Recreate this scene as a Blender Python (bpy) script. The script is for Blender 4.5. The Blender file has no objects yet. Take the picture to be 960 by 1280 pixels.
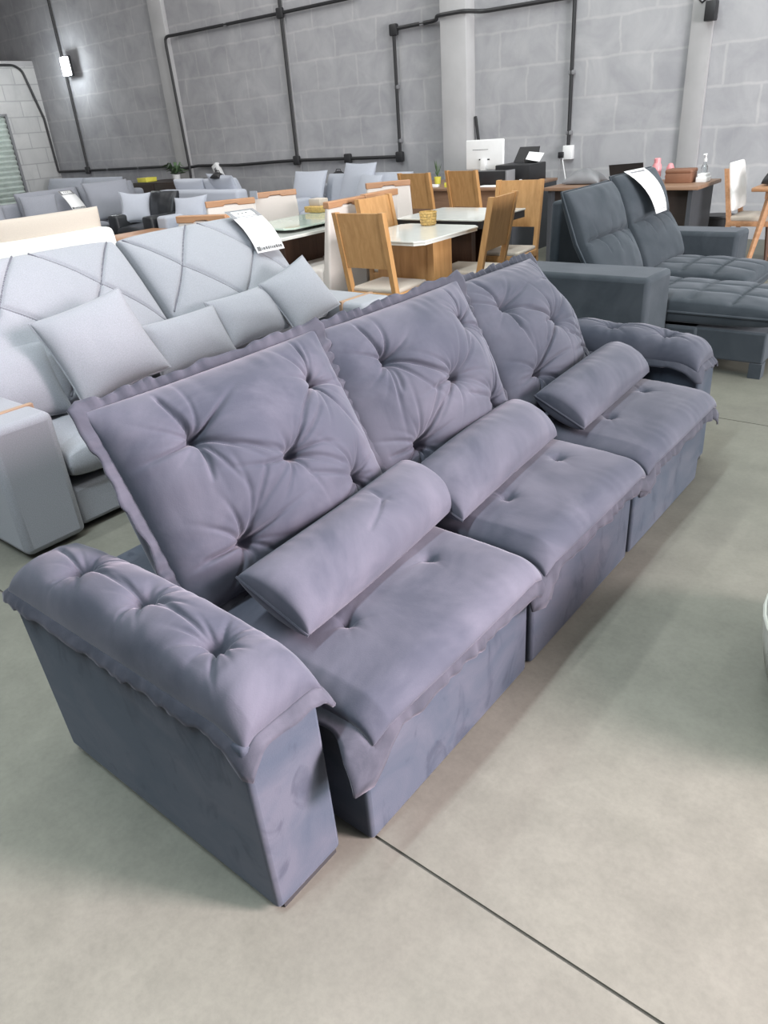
import bpy, bmesh, math, random
import numpy as np
from mathutils import Vector, Matrix, Euler
PI = math.pi
SC = bpy.context.scene
COL = SC.collection
V = np.array

# ------------------------------------------------------------------ object helpers
ORG = {}
def _link(o, parent):
    COL.objects.link(o)
    if parent is not None:
        o.parent = parent

def tag(o, label=None, cat=None, group=None, kind=None):
    if label: o['label'] = label
    if cat: o['category'] = cat
    if group: o['group'] = group
    if kind: o['kind'] = kind
    return o

def thing(name, label, cat, loc=(0, 0, 0), rz=0.0, group=None):
    o = bpy.data.objects.new(name, None)
    o.empty_display_size = 0.1
    COL.objects.link(o)
    o.location = loc
    o.rotation_euler = (0, 0, rz)
    ORG[o.name] = np.zeros(3)
    return tag(o, label, cat, group)

def anchor(o, p):
    """the thing stands at p, its parts are given in room coordinates"""
    o.location = p
    ORG[o.name] = V(p, float)
    return o

def mesh(name, verts, faces, mat, parent=None, smooth=True, solid=0.0, label=None, offset=0.0, angle=None):
    me = bpy.data.meshes.new(name)
    org = ORG.get(parent.name, np.zeros(3)) if parent is not None else np.zeros(3)
    vv = (np.asarray(verts, float) - org).tolist()
    me.from_pydata(vv, [], [list(map(int, f)) for f in faces])
    me.update()
    if smooth:
        me.polygons.foreach_set('use_smooth', [True] * len(me.polygons))
        if angle:
            me.set_sharp_from_angle(angle=math.radians(angle))
    o = bpy.data.objects.new(name, me)
    _link(o, parent)
    ORG[o.name] = org
    if mat is not None:
        for m in (mat if isinstance(mat, (list, tuple)) else [mat]):
            me.materials.append(m)
    if solid:
        md = o.modifiers.new('thick', 'SOLIDIFY'); md.thickness = solid; md.offset = offset
    if label: o['label'] = label
    return o

class MB:
    """collects shapes into one mesh"""
    def __init__(s): s.v = []; s.f = []
    def add(s, vs, fs):
        b = len(s.v)
        s.v += [tuple(float(c) for c in p) for p in vs]
        s.f += [[i + b for i in f] for f in fs]
        return s
    def bm(s, bm, M=None):
        if M is not None: bm.transform(M)
        bm.verts.index_update()
        s.add([v.co[:] for v in bm.verts], [[v.index for v in f.verts] for f in bm.faces])
        bm.free(); return s
    def box(s, lo, hi, bev=0.0, seg=2, M=None, puff=0.0, cuts=0):
        lo = V(lo, float); hi = V(hi, float)
        b = bmesh.new(); bmesh.ops.create_cube(b, size=1)
        for v in b.verts:
            for k in range(3): v.co[k] = lo[k] + (v.co[k] + .5) * (hi[k] - lo[k])
        if bev: bmesh.ops.bevel(b, geom=b.edges[:], offset=bev, segments=seg, profile=.5, affect='EDGES')
        return s.bm(b, M)
    def cbox(s, c, size, bev=0.0, seg=2, M=None):
        c = V(c, float); h = V(size, float) / 2
        return s.box(c - h, c + h, bev, seg, M)
    def tube(s, pts, r, n=8, cap=True):
        pts = [Vector(p) for p in pts]; rr = r if isinstance(r, (list, tuple)) else [r] * len(pts)
        vs = []; prev = None
        for i, p in enumerate(pts):
            t = (pts[min(i + 1, len(pts) - 1)] - pts[max(i - 1, 0)]).normalized()
            if prev is None:
                a = Vector((0, 0, 1)) if abs(t.z) < .9 else Vector((1, 0, 0))
                x = t.cross(a).normalized()
            else:
                x = (prev - t * prev.dot(t)).normalized()
            prev = x; y = t.cross(x)
            for k in range(n):
                a = 2 * PI * k / n
                vs.append(p + (x * math.cos(a) + y * math.sin(a)) * rr[i])
        fs = []
        for i in range(len(pts) - 1):
            for k in range(n):
                fs.append([i * n + k, i * n + (k + 1) % n, (i + 1) * n + (k + 1) % n, (i + 1) * n + k])
        if cap:
            fs.append(list(range(n))[::-1]); fs.append([(len(pts) - 1) * n + k for k in range(n)])
        return s.add(vs, fs)
    def lathe(s, prof, c=(0, 0, 0), n=24):
        vs = []; fs = []
        for r, z in prof:
            for k in range(n):
                a = 2 * PI * k / n
                vs.append((c[0] + r * math.cos(a), c[1] + r * math.sin(a), c[2] + z))
        for i in range(len(prof) - 1):
            for k in range(n):
                fs.append([i * n + k, i * n + (k + 1) % n, (i + 1) * n + (k + 1) % n, (i + 1) * n + k])
        fs.append(list(range(n))[::-1]); fs.append([(len(prof) - 1) * n + k for k in range(n)])
        return s.add(vs, fs)
    def prism(s, poly, z0, z1):
        n = len(poly)
        vs = [(x, y, z0) for x, y in poly] + [(x, y, z1) for x, y in poly]
        fs = [list(range(n))[::-1], [n + i for i in range(n)]] + [[i, (i + 1) % n, n + (i + 1) % n, n + i] for i in range(n)]
        return s.add(vs, fs)
    def hexa(s, p8):
        """8 corners: bottom quad then top quad"""
        return s.add(p8, [[3, 2, 1, 0], [4, 5, 6, 7], [0, 1, 5, 4], [1, 2, 6, 5], [2, 3, 7, 6], [3, 0, 4, 7]])
    def build(s, name, mat, parent=None, smooth=False, label=None, bev=0.0, angle=40):
        o = mesh(name, s.v, s.f, mat, parent, True, label=label, angle=angle)
        if bev:
            md = o.modifiers.new('edge', 'BEVEL'); md.width = bev; md.segments = 3; md.limit_method = 'ANGLE'
        return o

def copy_thing(root, loc, rz, label):
    r = root.copy(); COL.objects.link(r)
    r.location = loc; r.rotation_euler = (0, 0, rz); r['label'] = label
    for ch in list(root.children):
        c = ch.copy(); COL.objects.link(c); c.parent = r
        for g in list(ch.children):
            d = g.copy(); COL.objects.link(d); d.parent = c
    return r

# ------------------------------------------------------------------ materials
def nm(name):
    m = bpy.data.materials.new(name); m.use_nodes = True
    nt = m.node_tree; bsdf = nt.nodes['Principled BSDF']
    return m, nt, bsdf
def N(nt, t, **k):
    n = nt.nodes.new(t)
    for a, b in k.items(): setattr(n, a, b)
    return n
def ramp(nt, fac, stops):
    r = N(nt, 'ShaderNodeValToRGB')
    e = r.color_ramp.elements
    while len(e) < len(stops): e.new(0.5)
    for el, (p, c) in zip(e, stops):
        el.position = p; el.color = (*c, 1)
    nt.links.new(fac, r.inputs[0]); return r.outputs[0]
def noise(nt, scale, detail=4, rough=.55, vec=None, dist=0.0, sc=None):
    n = N(nt, 'ShaderNodeTexNoise')
    n.inputs['Scale'].default_value = scale; n.inputs['Detail'].default_value = detail
    n.inputs['Roughness'].default_value = rough; n.inputs['Distortion'].default_value = dist
    if vec is None:
        vec = N(nt, 'ShaderNodeTexCoord').outputs['Object']
    if sc:
        mp = N(nt, 'ShaderNodeMapping'); mp.inputs['Scale'].default_value = sc
        nt.links.new(vec, mp.inputs[0]); vec = mp.outputs[0]
    nt.links.new(vec, n.inputs['Vector'])
    return n.outputs['Fac']
def bump(nt, bsdf, h, strength, dist=.01):
    b = N(nt, 'ShaderNodeBump'); b.inputs['Strength'].default_value = strength; b.inputs['Distance'].default_value = dist
    nt.links.new(h, b.inputs['Height']); nt.links.new(b.outputs[0], bsdf.inputs['Normal'])
def plain(name, c, rough=.5, metal=0.0, var=.08, scale=8, spec=.5, **k):
    m, nt, b = nm(name)
    lo = tuple(max(0, x * (1 - var)) for x in c); hi = tuple(min(1, x * (1 + var)) for x in c)
    nt.links.new(ramp(nt, noise(nt, scale), [(.3, lo), (.7, hi)]), b.inputs['Base Color'])
    b.inputs['Roughness'].default_value = rough; b.inputs['Metallic'].default_value = metal
    b.inputs['Specular IOR Level'].default_value = spec
    for a, v in k.items(): b.inputs[a.replace('_', ' ')].default_value = v
    return m
def velvet(name, dark, light, sheen=.5, tint=(.8, .75, .85), scale=5.0, stre=(1, 1, 1), lo=.35, hi=.65):
    m, nt, b = nm(name)
    f = noise(nt, scale, 6, .6, dist=.6, sc=stre)
    nt.links.new(ramp(nt, f, [(lo, dark), (hi, light)]), b.inputs['Base Color'])
    b.inputs['Roughness'].default_value = .8
    b.inputs['Specular IOR Level'].default_value = .15
    b.inputs['Sheen Weight'].default_value = sheen
    b.inputs['Sheen Roughness'].default_value = .38
    b.inputs['Sheen Tint'].default_value = (*tint, 1)
    bump(nt, b, noise(nt, 260, 2), .12, .002)
    return m
def brushed(m):
    nt = m.node_tree; b = nt.nodes['Principled BSDF']
    src = b.inputs['Base Color'].links[0].from_socket
    f = noise(nt, 5.5, 4, .55, dist=1.6, sc=(1.5, 1.5, .8))
    k = ramp(nt, f, [(.56, (1, 1, 1)), (.66, (.68, .70, .74))])
    mx = N(nt, 'ShaderNodeMix', data_type='RGBA', blend_type='MULTIPLY'); mx.inputs[0].default_value = 1
    nt.links.new(src, mx.inputs[6]); nt.links.new(k, mx.inputs[7]); nt.links.new(mx.outputs[2], b.inputs['Base Color'])
def linen(name, c, var=.12, sheen=.15):
    m, nt, b = nm(name)
    co = N(nt, 'ShaderNodeTexCoord').outputs['Object']
    f = noise(nt, 320, 2, .6, co)
    lo = tuple(x * (1 - var) for x in c); hi = tuple(min(1, x * (1 + var)) for x in c)
    nt.links.new(ramp(nt, f, [(.35, lo), (.65, hi)]), b.inputs['Base Color'])
    b.inputs['Roughness'].default_value = .9; b.inputs['Specular IOR Level'].default_value = .15
    b.inputs['Sheen Weight'].default_value = sheen; b.inputs['Sheen Roughness'].default_value = .5
    bump(nt, b, f, .08, .001)
    return m
def wood(name, lo, hi, rough=.45, axis='Z', scale=6):
    m, nt, b = nm(name)
    sc = {'Z': (6, 6, .5), 'X': (.5, 6, 6), 'Y': (6, .5, 6)}[axis]
    f = noise(nt, scale, 5, .6, sc=sc, dist=.4)
    nt.links.new(ramp(nt, f, [(.3, lo), (.7, hi)]), b.inputs['Base Color'])
    b.inputs['Roughness'].default_value = rough
    bump(nt, b, f, .05, .002)
    return m

M_VEL = velvet('charcoal_velvet', (.040, .044, .059), (.074, .075, .094), .24, (.88, .85, .92), 3.2, lo=.38, hi=.64)
M_VELB = velvet('charcoal_suede_panel', (.034, .044, .060), (.056, .061, .077), .16, (.80, .82, .9), 4.2, (1, 1, 1.5), .38, .66)
brushed(M_VELB)
M_VELD = velvet('charcoal_flange', (.030, .033, .043), (.054, .055, .069), .18, (.8, .75, .85), 9)
M_SUEDE = velvet('grey_suede', (.032, .039, .046), (.050, .057, .066), .18, (.75, .8, .88), 4.0)
M_LIN = linen('light_grey_linen', (.26, .265, .287), .12)
M_LINB = linen('grey_far_fabric', (.30, .31, .35))
M_LINC = linen('pale_blue_grey_fabric', (.45, .47, .53))
M_CREAM = linen('cream_fabric', (.52, .45, .39), .06)
M_WHITE = linen('white_and_lit_fabric', (.86, .85, .83), .04)
M_BEIGE = linen('beige_chair_fabric', (.62, .56, .52), .06)
M_SEAT = linen('oatmeal_seat_fabric', (.46, .40, .34), .1)
M_STITCH = plain('stitch_line', (.12, .12, .14), .9)
M_OAK = wood('honey_wood', (.40, .205, .075), (.54, .30, .125))
M_OAKH = wood('honey_wood_rail', (.42, .20, .08), (.55, .29, .12), axis='Y')
M_DKW = wood('dark_walnut', (.07, .032, .02), (.12, .06, .036))
M_MIDW = wood('walnut_board', (.20, .115, .07), (.28, .17, .11), axis='X')
M_TAN = wood('tan_wood', (.36, .18, .09), (.48, .26, .14), axis='X')
M_GLASS = plain('pale_glass_top', (.62, .62, .58), .08, var=.04, spec=.6)
M_GREENG = plain('greenish_glass_sheet', (.42, .50, .43), .06, var=.04, spec=.6)
M_BLACK = plain('black_plastic', (.018, .018, .02), .45)
M_COND = plain('black_conduit', (.022, .022, .024), .5)
M_BLEATH = plain('black_leather', (.022, .024, .028), .38, var=.3)
M_DKPANEL = plain('dark_desk_panel', (.045, .048, .055), .55)
M_WHITEP = plain('white_plastic', (.8, .8, .8), .4, var=.03)
M_PAPER = plain('white_paper', (.88, .88, .88), .7, var=.02)
M_PRINT = plain('grey_print', (.12, .12, .12), .8)
M_YEL = plain('yellow_plastic', (.75, .68, .1), .5)
M_PINK = plain('pink_plastic', (.75, .30, .32), .35)
M_RED = plain('red_card', (.6, .06, .08), .5)
M_GREEN = plain('green_foliage', (.10, .17, .08), .7, var=.4)
M_LEA = plain('brown_leather_strap', (.30, .19, .12), .6)
M_BRBOX = plain('brown_box', (.20, .09, .05), .6)
M_GOLD = plain('golden_wicker', (.55, .36, .12), .5, var=.35, scale=60)
M_CLEAR = plain('clear_bottle', (.9, .93, .95), .05, var=.01, Transmission_Weight=.85)
M_METAL = plain('galvanised_slats', (.62, .68, .64), .38, .35, var=.1)
M_GREYB = plain('grey_box', (.2, .2, .21), .5)
M_WRAP = plain('pale_wrapped_fabric', (.48, .48, .43), .5, var=.1)
M_DBROWN = plain('dark_brown_laminate', (.035, .024, .02), .5)

def mat_floor():
    m, nt, b = nm('polished_concrete_floor')
    co = N(nt, 'ShaderNodeTexCoord').outputs['Object']
    big = noise(nt, .9, 5, .6, co, .5); mid = noise(nt, 7, 6, .65, co); fine = noise(nt, 60, 4, .7, co)
    c1 = ramp(nt, big, [(.3, (.132, .128, .109)), (.7, (.149, .148, .123))])
    c2 = ramp(nt, mid, [(.3, (.42, .42, .41)), (.7, (.56, .56, .55))])
    mx = N(nt, 'ShaderNodeMix', data_type='RGBA', blend_type='OVERLAY'); mx.inputs[0].default_value = .8
    nt.links.new(c1, mx.inputs[6]); nt.links.new(c2, mx.inputs[7])
    c3 = ramp(nt, fine, [(.35, (.44, .44, .44)), (.6, (.52, .52, .52))])
    m2 = N(nt, 'ShaderNodeMix', data_type='RGBA', blend_type='OVERLAY'); m2.inputs[0].default_value = .6
    nt.links.new(mx.outputs[2], m2.inputs[6]); nt.links.new(c3, m2.inputs[7])
    nt.links.new(m2.outputs[2], b.inputs['Base Color'])
    b.inputs['Roughness'].default_value = .5; b.inputs['Specular IOR Level'].default_value = .3
    bump(nt, b, fine, .05, .002)
    return m
def mat_wall(name, c0, c1, mort, bw=.8, bh=.4, axis='XZ', smear=True):
    m, nt, b = nm(name)
    co = N(nt, 'ShaderNodeTexCoord').outputs['Object']
    sp = N(nt, 'ShaderNodeSeparateXYZ'); nt.links.new(co, sp.inputs[0])
    cb = N(nt, 'ShaderNodeCombineXYZ')
    nt.links.new(sp.outputs['X' if axis == 'XZ' else 'Y'], cb.inputs[0]); nt.links.new(sp.outputs['Z'], cb.inputs[1])
    # wobble so that the mortar smears are uneven
    w = N(nt, 'ShaderNodeTexNoise'); w.inputs['Scale'].default_value = 5; w.inputs['Detail'].default_value = 3
    nt.links.new(co, w.inputs['Vector'])
    ad = N(nt, 'ShaderNodeVectorMath', operation='MULTIPLY_ADD'); ad.inputs[1].default_value = (.07, .05, 0) if smear else (.01, .01, 0)
    nt.links.new(w.outputs['Color'], ad.inputs[0]); nt.links.new(cb.outputs[0], ad.inputs[2])
    br = N(nt, 'ShaderNodeTexBrick')
    br.inputs['Scale'].default_value = 1; br.inputs['Brick Width'].default_value = bw; br.inputs['Row Height'].default_value = bh
    br.inputs['Mortar Size'].default_value = .022 if smear else .012; br.inputs['Mortar Smooth'].default_value = .8 if smear else .2
    br.inputs['Color1'].default_value = (*c0, 1); br.inputs['Color2'].default_value = (*c1, 1); br.inputs['Mortar'].default_value = (*mort, 1)
    nt.links.new(ad.outputs[0], br.inputs['Vector'])
    f = noise(nt, 2.2, 6, .62, co, .6)
    g = ramp(nt, f, [(.3, (.40, .40, .41)), (.7, (.59, .585, .58))])
    mx = N(nt, 'ShaderNodeMix', data_type='RGBA', blend_type='OVERLAY'); mx.inputs[0].default_value = .8 if smear else .4
    nt.links.new(br.outputs['Color'], mx.inputs[6]); nt.links.new(g, mx.inputs[7])
    sm = noise(nt, 1.3, 5, .7, co, 1.0, sc=(1.6, 1.6, .7))
    sw = ramp(nt, sm, [(.56, (0, 0, 0)), (.72, (.5, .5, .5))])
    m3 = N(nt, 'ShaderNodeMix', data_type='RGBA', blend_type='MIX')
    nt.links.new(sw, m3.inputs[0]); nt.links.new(mx.outputs[2], m3.inputs[6]); m3.inputs[7].default_value = (*mort, 1)
    nt.links.new(m3.outputs[2], b.inputs['Base Color'])
    b.inputs['Roughness'].default_value = .9; b.inputs['Specular IOR Level'].default_value = .2
    bump(nt, b, f, .15, .01)
    return m
M_FLOOR = mat_floor()
M_WALL = mat_wall('grey_block_wall', (.36, .36, .376), (.385, .385, .40), (.43, .427, .435))
M_WALLL = mat_wall('pale_block_wall', (.46, .46, .455), (.50, .50, .49), (.36, .36, .36), .6, .3, 'YZ', False)
M_PIL = plain('pale_concrete_pilaster', (.46, .455, .46), .85, var=.06, scale=3)
M_PIL2 = plain('grey_concrete_pilaster', (.38, .375, .38), .85, var=.08, scale=3)
M_JOINT = plain('dark_joint', (.12, .105, .09), .95)
M_CEIL = plain('ceiling_sheet', (.45, .46, .47), .7)
def emit(name, c, s):
    m, nt, b = nm(name)
    b.inputs['Emission Color'].default_value = (*c, 1); b.inputs['Emission Strength'].default_value = s
    nz = noise(nt, 4); nt.links.new(ramp(nt, nz, [(0, (.85, .85, .85)), (1, (.9, .9, .9))]), b.inputs['Base Color'])
    return m
M_LAMP = emit('lamp_glow', (.95, .98, 1), 60)
M_LAMP2 = emit('tube_glow', (1, .99, .97), 6)

# ------------------------------------------------------------------ cushion builder
def smoothn(A, B, seed, sc, k=6):
    r = np.random.RandomState(seed); o = np.zeros_like(A)
    for i in range(k):
        th = r.rand() * 6.28; fr = sc * (.6 + r.rand()); ph = r.rand() * 6.28
        o += np.sin((A * math.cos(th) + B * math.sin(th)) * fr + ph)
    return o / k

def frame(O, A, B, Nn):
    O, A, B, Nn = [V(x, float) for x in (O, A, B, Nn)]
    return lambda a, b, c: O + a[..., None] * A + b[..., None] * B + c[..., None] * Nn

def tuft_field(A, B, tufts, seed, depth, r0, ncr=8, crl=.14, cra=.008):
    """dents at the buttons with the creases that run out of them; tufts: (a, b[, extra creases])"""
    r = np.random.RandomState(seed); D = np.zeros_like(A)
    for t in tufts:
        ta, tb = t[0], t[1]
        dx, dy = A - ta, B - tb; rr = np.hypot(dx, dy)
        th0 = np.arctan2(dy, dx)
        D += depth * (np.exp(-rr / r0) * .75 + .25 * np.exp(-(rr / .016) ** 2))
        base = r.rand() * 6.28
        for i in range(ncr):
            th = base + 6.283 * (i + r.uniform(-.35, .35)) / ncr
            ln = crl * r.uniform(.5, 1.5); am = cra * r.uniform(.4, 1.25); cv = r.uniform(-1.6, 1.6)
            al = dx * math.cos(th) + dy * math.sin(th); pe = -dx * math.sin(th) + dy * math.cos(th) - cv * al * al
            sg = .004 + .022 * np.clip(al, 0, 1)
            D += am * np.exp(-(pe / sg) ** 2) * np.exp(-(al / ln) ** 2) * (al > 0) * np.clip(al / .012, 0, 1)
        for (th, ln, am, cv) in (t[2] if len(t) > 2 else ()):
            th = math.radians(th)
            al = dx * math.cos(th) + dy * math.sin(th); pe = -dx * math.sin(th) + dy * math.cos(th) - cv * al * (ln - al)
            sg = .005 + .012 * np.clip(al, 0, 1)
            D += am * np.exp(-(pe / sg) ** 2) * np.clip(al / .015, 0, 1) * np.clip((ln - al) / .03, 0, 1)
    return D

def line_field(A, B, segs, depth, sg):
    D = np.zeros_like(A)
    for (a0, b0, a1, b1, cv) in segs:
        L = math.hypot(a1 - a0, b1 - b0); ca, sa = (a1 - a0) / L, (b1 - b0) / L
        al = (A - a0) * ca + (B - b0) * sa; pe = -(A - a0) * sa + (B - b0) * ca - cv * al * (L - al)
        m = np.clip((al + sg) / sg, 0, 1) * np.clip((L + sg - al) / sg, 0, 1)
        D = np.maximum(D, depth * m * (.55 * np.exp(-np.abs(pe) / sg) + .45 * np.exp(-(pe / .006) ** 2)))
    return D

def pillow(name, W, H, Tf, Tb, nu, nv, deform, mat, parent=None, tufts=(), depth=.06, r0=.05, seed=1, ex=.4, pin=.03,
           lines=(), ldepth=.02, lsg=.03, lump=.006, extra=None, ncr=8, crl=.14, cra=.008, eu=None, ev=None, fine=False, edgew=0.0, kb=1.0):
    tu = np.linspace(-1, 1, nu); tv = np.linspace(-1, 1, nv)
    u1 = .45 * tu + .55 * np.sin(tu * PI / 2); v1 = .45 * tv + .55 * np.sin(tv * PI / 2)
    U, Vv = np.meshgrid(u1, v1, indexing='ij')
    A = W / 2 * U * (1 - pin * (1 - Vv ** 2)); B = H / 2 * Vv * (1 - pin * (1 - U ** 2))
    eu = ex if eu is None else eu; ev = ex if ev is None else ev
    S = (np.clip(1 - U ** 2, 0, 1) ** eu) * (np.clip(1 - Vv ** 2, 0, 1) ** ev)
    E = np.clip(np.minimum((1 - np.abs(U)) * W / 2, (1 - np.abs(Vv)) * H / 2) / .05, 0, 1)
    F = Tf * S
    if len(tufts): F = F - tuft_field(A, B, tufts, seed, depth, r0, ncr, crl, cra) * E
    if fine: F = F - tuft_field(A, B, [t[:2] for t in tufts], seed + 77, 0, r0, 15, crl * .6, cra * .3) * E
    if len(lines): F = F - line_field(A, B, lines, ldepth, lsg) * E
    F = F + lump * E * smoothn(A, B, seed + 5, 14) + lump * .5 * E * smoothn(A, B, seed + 9, 40)
    if edgew:  # puckers that run in from the seam
        du = (1 - np.abs(U)) * W / 2; dv = (1 - np.abs(Vv)) * H / 2
        pk = np.sin(A * 95 + 2 * np.sin(A * 23 + seed)) * np.exp(-dv / .05) + np.sin(B * 95 + 2 * np.sin(B * 23 + seed)) * np.exp(-du / .05)
        F = F + edgew * pk * E
    if extra is not None: F = F + extra(A, B) * E
    Bk = -Tb * S ** kb
    P = deform(A, B, F); Q = deform(A, B, Bk)
    vs = list(P.reshape(-1, 3)); idx = np.arange(nu * nv).reshape(nu, nv)
    bi = idx.copy(); k = len(vs)
    for i in range(1, nu - 1):
        for j in range(1, nv - 1):
            bi[i, j] = k; k += 1; vs.append(Q[i, j])
    fs = []
    for i in range(nu - 1):
        for j in range(nv - 1):
            fs.append([idx[i, j], idx[i + 1, j], idx[i + 1, j + 1], idx[i, j + 1]])
            fs.append([bi[i, j], bi[i, j + 1], bi[i + 1, j + 1], bi[i + 1, j]])
    return mesh(name, vs, fs, mat, parent)

def flange(name, W, H, wd, deform, mat, parent, amp=.008, lam=.05, droop=0.0, seed=3, pin=.03, sides='LRTB', c0=0.0, solid=.007, corner=.02, step=.008, flap=0.0):
    """gathered fabric edge around a cushion of size W x H"""
    r = np.random.RandomState(seed)
    pts = []; outs = []; cs = []
    def edge(p0, p1, o):
        n = max(4, int(math.hypot(p1[0] - p0[0], p1[1] - p0[1]) / step))
        for i in range(n):
            t = i / n
            pts.append((p0[0] + (p1[0] - p0[0]) * t, p0[1] + (p1[1] - p0[1]) * t)); outs.append(o); cs.append(0)
    c = [(-W / 2, -H / 2), (W / 2, -H / 2), (W / 2, H / 2), (-W / 2, H / 2)]
    os_ = {'B': (0, -1), 'R': (1, 0), 'T': (0, 1), 'L': (-1, 0)}
    order = 'BRTL'
    runs = []; cur = None
    for i, sd in enumerate(order):
        if sd in sides:
            s0 = len(pts); edge(c[i], c[(i + 1) % 4], os_[sd])
            runs.append((sd, s0, len(pts)))
    pts = V(pts, float); outs = V(outs, float)
    # pillow edges bow in slightly
    u = pts[:, 0] / (W / 2); v = pts[:, 1] / (H / 2)
    pts = np.stack([pts[:, 0] * (1 - pin * (1 - v ** 2)), pts[:, 1] * (1 - pin * (1 - u ** 2))], 1)
    # corner turn
    for i in range(len(pts)):
        cd = min(math.hypot(pts[i, 0] - q[0], pts[i, 1] - q[1]) for q in c)
        if cd < .03:
            q = min(c, key=lambda q: math.hypot(pts[i, 0] - q[0], pts[i, 1] - q[1]))
            d = V((np.sign(q[0]), np.sign(q[1]))) ; w = 1 - cd / .03
            outs[i] = outs[i] * (1 - .5 * w) + d * .5 * w * 1.15
    n = len(pts); s = np.arange(n) * step
    ph = 2 * PI * s / lam + 1.6 * np.sin(s * 17 + seed) + .9 * np.sin(s * 41 + 2 * seed)
    wob = amp * np.sin(ph) * (.55 + .45 * np.sin(s * 9.3 + seed * 1.7))
    ln = wd * (1 + .12 * np.sin(s * 31 + seed) + .08 * np.sin(ph * .5))
    if flap:
        cd = np.min(np.stack([np.hypot(pts[:, 0] - q[0], pts[:, 1] - q[1]) for q in c[2:]]), 0)
        ln = ln * (1 + flap * np.exp(-(cd / .05) ** 2)); wob = wob * (1 + 1.5 * np.exp(-(cd / .06) ** 2))
    K = 5; A = np.zeros((n, K)); B = np.zeros((n, K)); Cc = np.zeros((n, K))
    for k in range(K):
        t = k / (K - 1)
        A[:, k] = pts[:, 0] + outs[:, 0] * (ln * t - .006); B[:, k] = pts[:, 1] + outs[:, 1] * (ln * t - .006)
        Cc[:, k] = c0 + wob * (t ** .7) - droop * t ** 1.6
    P = deform(A, B, Cc)
    vs = list(P.reshape(-1, 3)); fs = []
    full = len(runs) == 4
    breaks = set()
    if not full:
        # gaps between non adjacent runs
        for (sd, a, b), nx in zip(runs, runs[1:] + runs[:1]):
            if order[(order.index(sd) + 1) % 4] != nx[0]: breaks.add(b - 1)
    for i in range(n):
        if i in breaks: continue
        j = (i + 1) % n
        for k in range(K - 1):
            fs.append([i * K + k, j * K + k, j * K + k + 1, i * K + k + 1])
    return mesh(name, vs, fs, mat, parent, solid=solid)

def piping(name, W, H, deform, mat, parent, r=.006, pin=.03):
    pts = []
    for p0, p1 in (((-1, -1), (1, -1)), ((1, -1), (1, 1)), ((1, 1), (-1, 1)), ((-1, 1), (-1, -1))):
        for i in range(14):
            t = i / 14; u = p0[0] + (p1[0] - p0[0]) * t; v = p0[1] + (p1[1] - p0[1]) * t
            pts.append((W / 2 * u * (1 - pin * (1 - v * v)), H / 2 * v * (1 - pin * (1 - u * u))))
    pts.append(pts[0]); pts = V(pts)
    P = deform(pts[:, 0], pts[:, 1], np.zeros(len(pts)))
    return MB().tube(P.tolist(), r, 6).build(name, mat, parent)

def unit(v): v = V(v, float); return v / np.linalg.norm(v)
def basis(a_dir, up_hint):
    """frame with a along a_dir, b close to up_hint, and n = a x b"""
    a = unit(a_dir); n = unit(np.cross(a, V(up_hint, float))); b = np.cross(n, a); return a, b, n

# ------------------------------------------------------------------ THE SETTING
WY = 9.5
def struct(name, mb, mat, **k):
    o = mb.build(name, mat, None, **k); o['kind'] = 'structure'; return o
# the floor: concrete slabs with an open saw cut between them
JY = .825; JY2 = 3.85
fb = MB()
for y0, y1 in ((-8, JY - .0035), (JY + .0035, JY2 - .0035), (JY2 + .0035, WY + .2)):
    fb.box((-28, y0, -.2), (10, y1, 0))
struct('floor', fb, M_FLOOR)
struct('trim_1', MB().box((-28, JY - .0035, -.2), (10, JY + .0035, -.006)), M_JOINT)
struct('trim_2', MB().box((-28, JY2 - .0035, -.2), (10, JY2 + .0035, -.006)), M_JOINT)
struct('wall_back', MB().box((-28, WY, -.2), (10, WY + .2, 6.2)), M_WALL)
wl = MB().box((-17.2, -8, 0), (-17, 6.4, 3.02)).box((-17.2, 6.4, 2.15), (-17, 8.62, 3.02)).box((-17.2, 8.62, 0), (-17, WY, 3.02))
struct('wall_left', wl, M_WALLL)
struct('trim_3', MB().box((-28, -8, 3.02), (-17, WY, 3.12)), M_PIL2)
struct('ceiling', MB().box((-28, -8, 6.2), (10, WY + .2, 6.3)), M_CEIL)
struct('wall_front', MB().box((-28, -8.2, -.2), (10, -8, 6.2)), M_PIL)
struct('wall_far_left', MB().box((-28.2, -8, -.2), (-28, WY + .2, 6.2)), M_WALL)
struct('trim_4', MB().box((-12.6, WY - .09, 0), (-12.23, WY, 6.2), .01), M_PIL)
struct('trim_5', MB().box((-9.52, WY - .012, 0), (-9.4, WY, 6.2)), M_PIL2)
struct('trim_6', MB().box((-6.4, WY - .22, 0), (-6.0, WY, 6.2), .012), M_PIL)
struct('trim_7', MB().box((-3.235, WY - .05, 0), (-3.0, WY, 6.2), .008), M_PIL2)
# louvred steel shutter in the left wall
sh = MB()
z = .02
while z < 2.13:
    y0, y1 = 6.42, 8.6
    sh.add([(-17.05, y0, z), (-17.05, y1, z), (-17.0, y1, z + .05), (-17.0, y0, z + .05), (-17.06, y0, z + .10), (-17.06, y1, z + .10)],
           [[0, 1, 2, 3], [3, 2, 5, 4]])
    z += .10
dr = struct('door_1', sh, M_METAL)
MB().box((-17.09, 8.58, 0), (-16.98, 8.63, 2.17)).box((-17.09, 6.4, 2.13), (-16.98, 8.6, 2.17)).build('door_frame', M_GREYB, dr)

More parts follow.
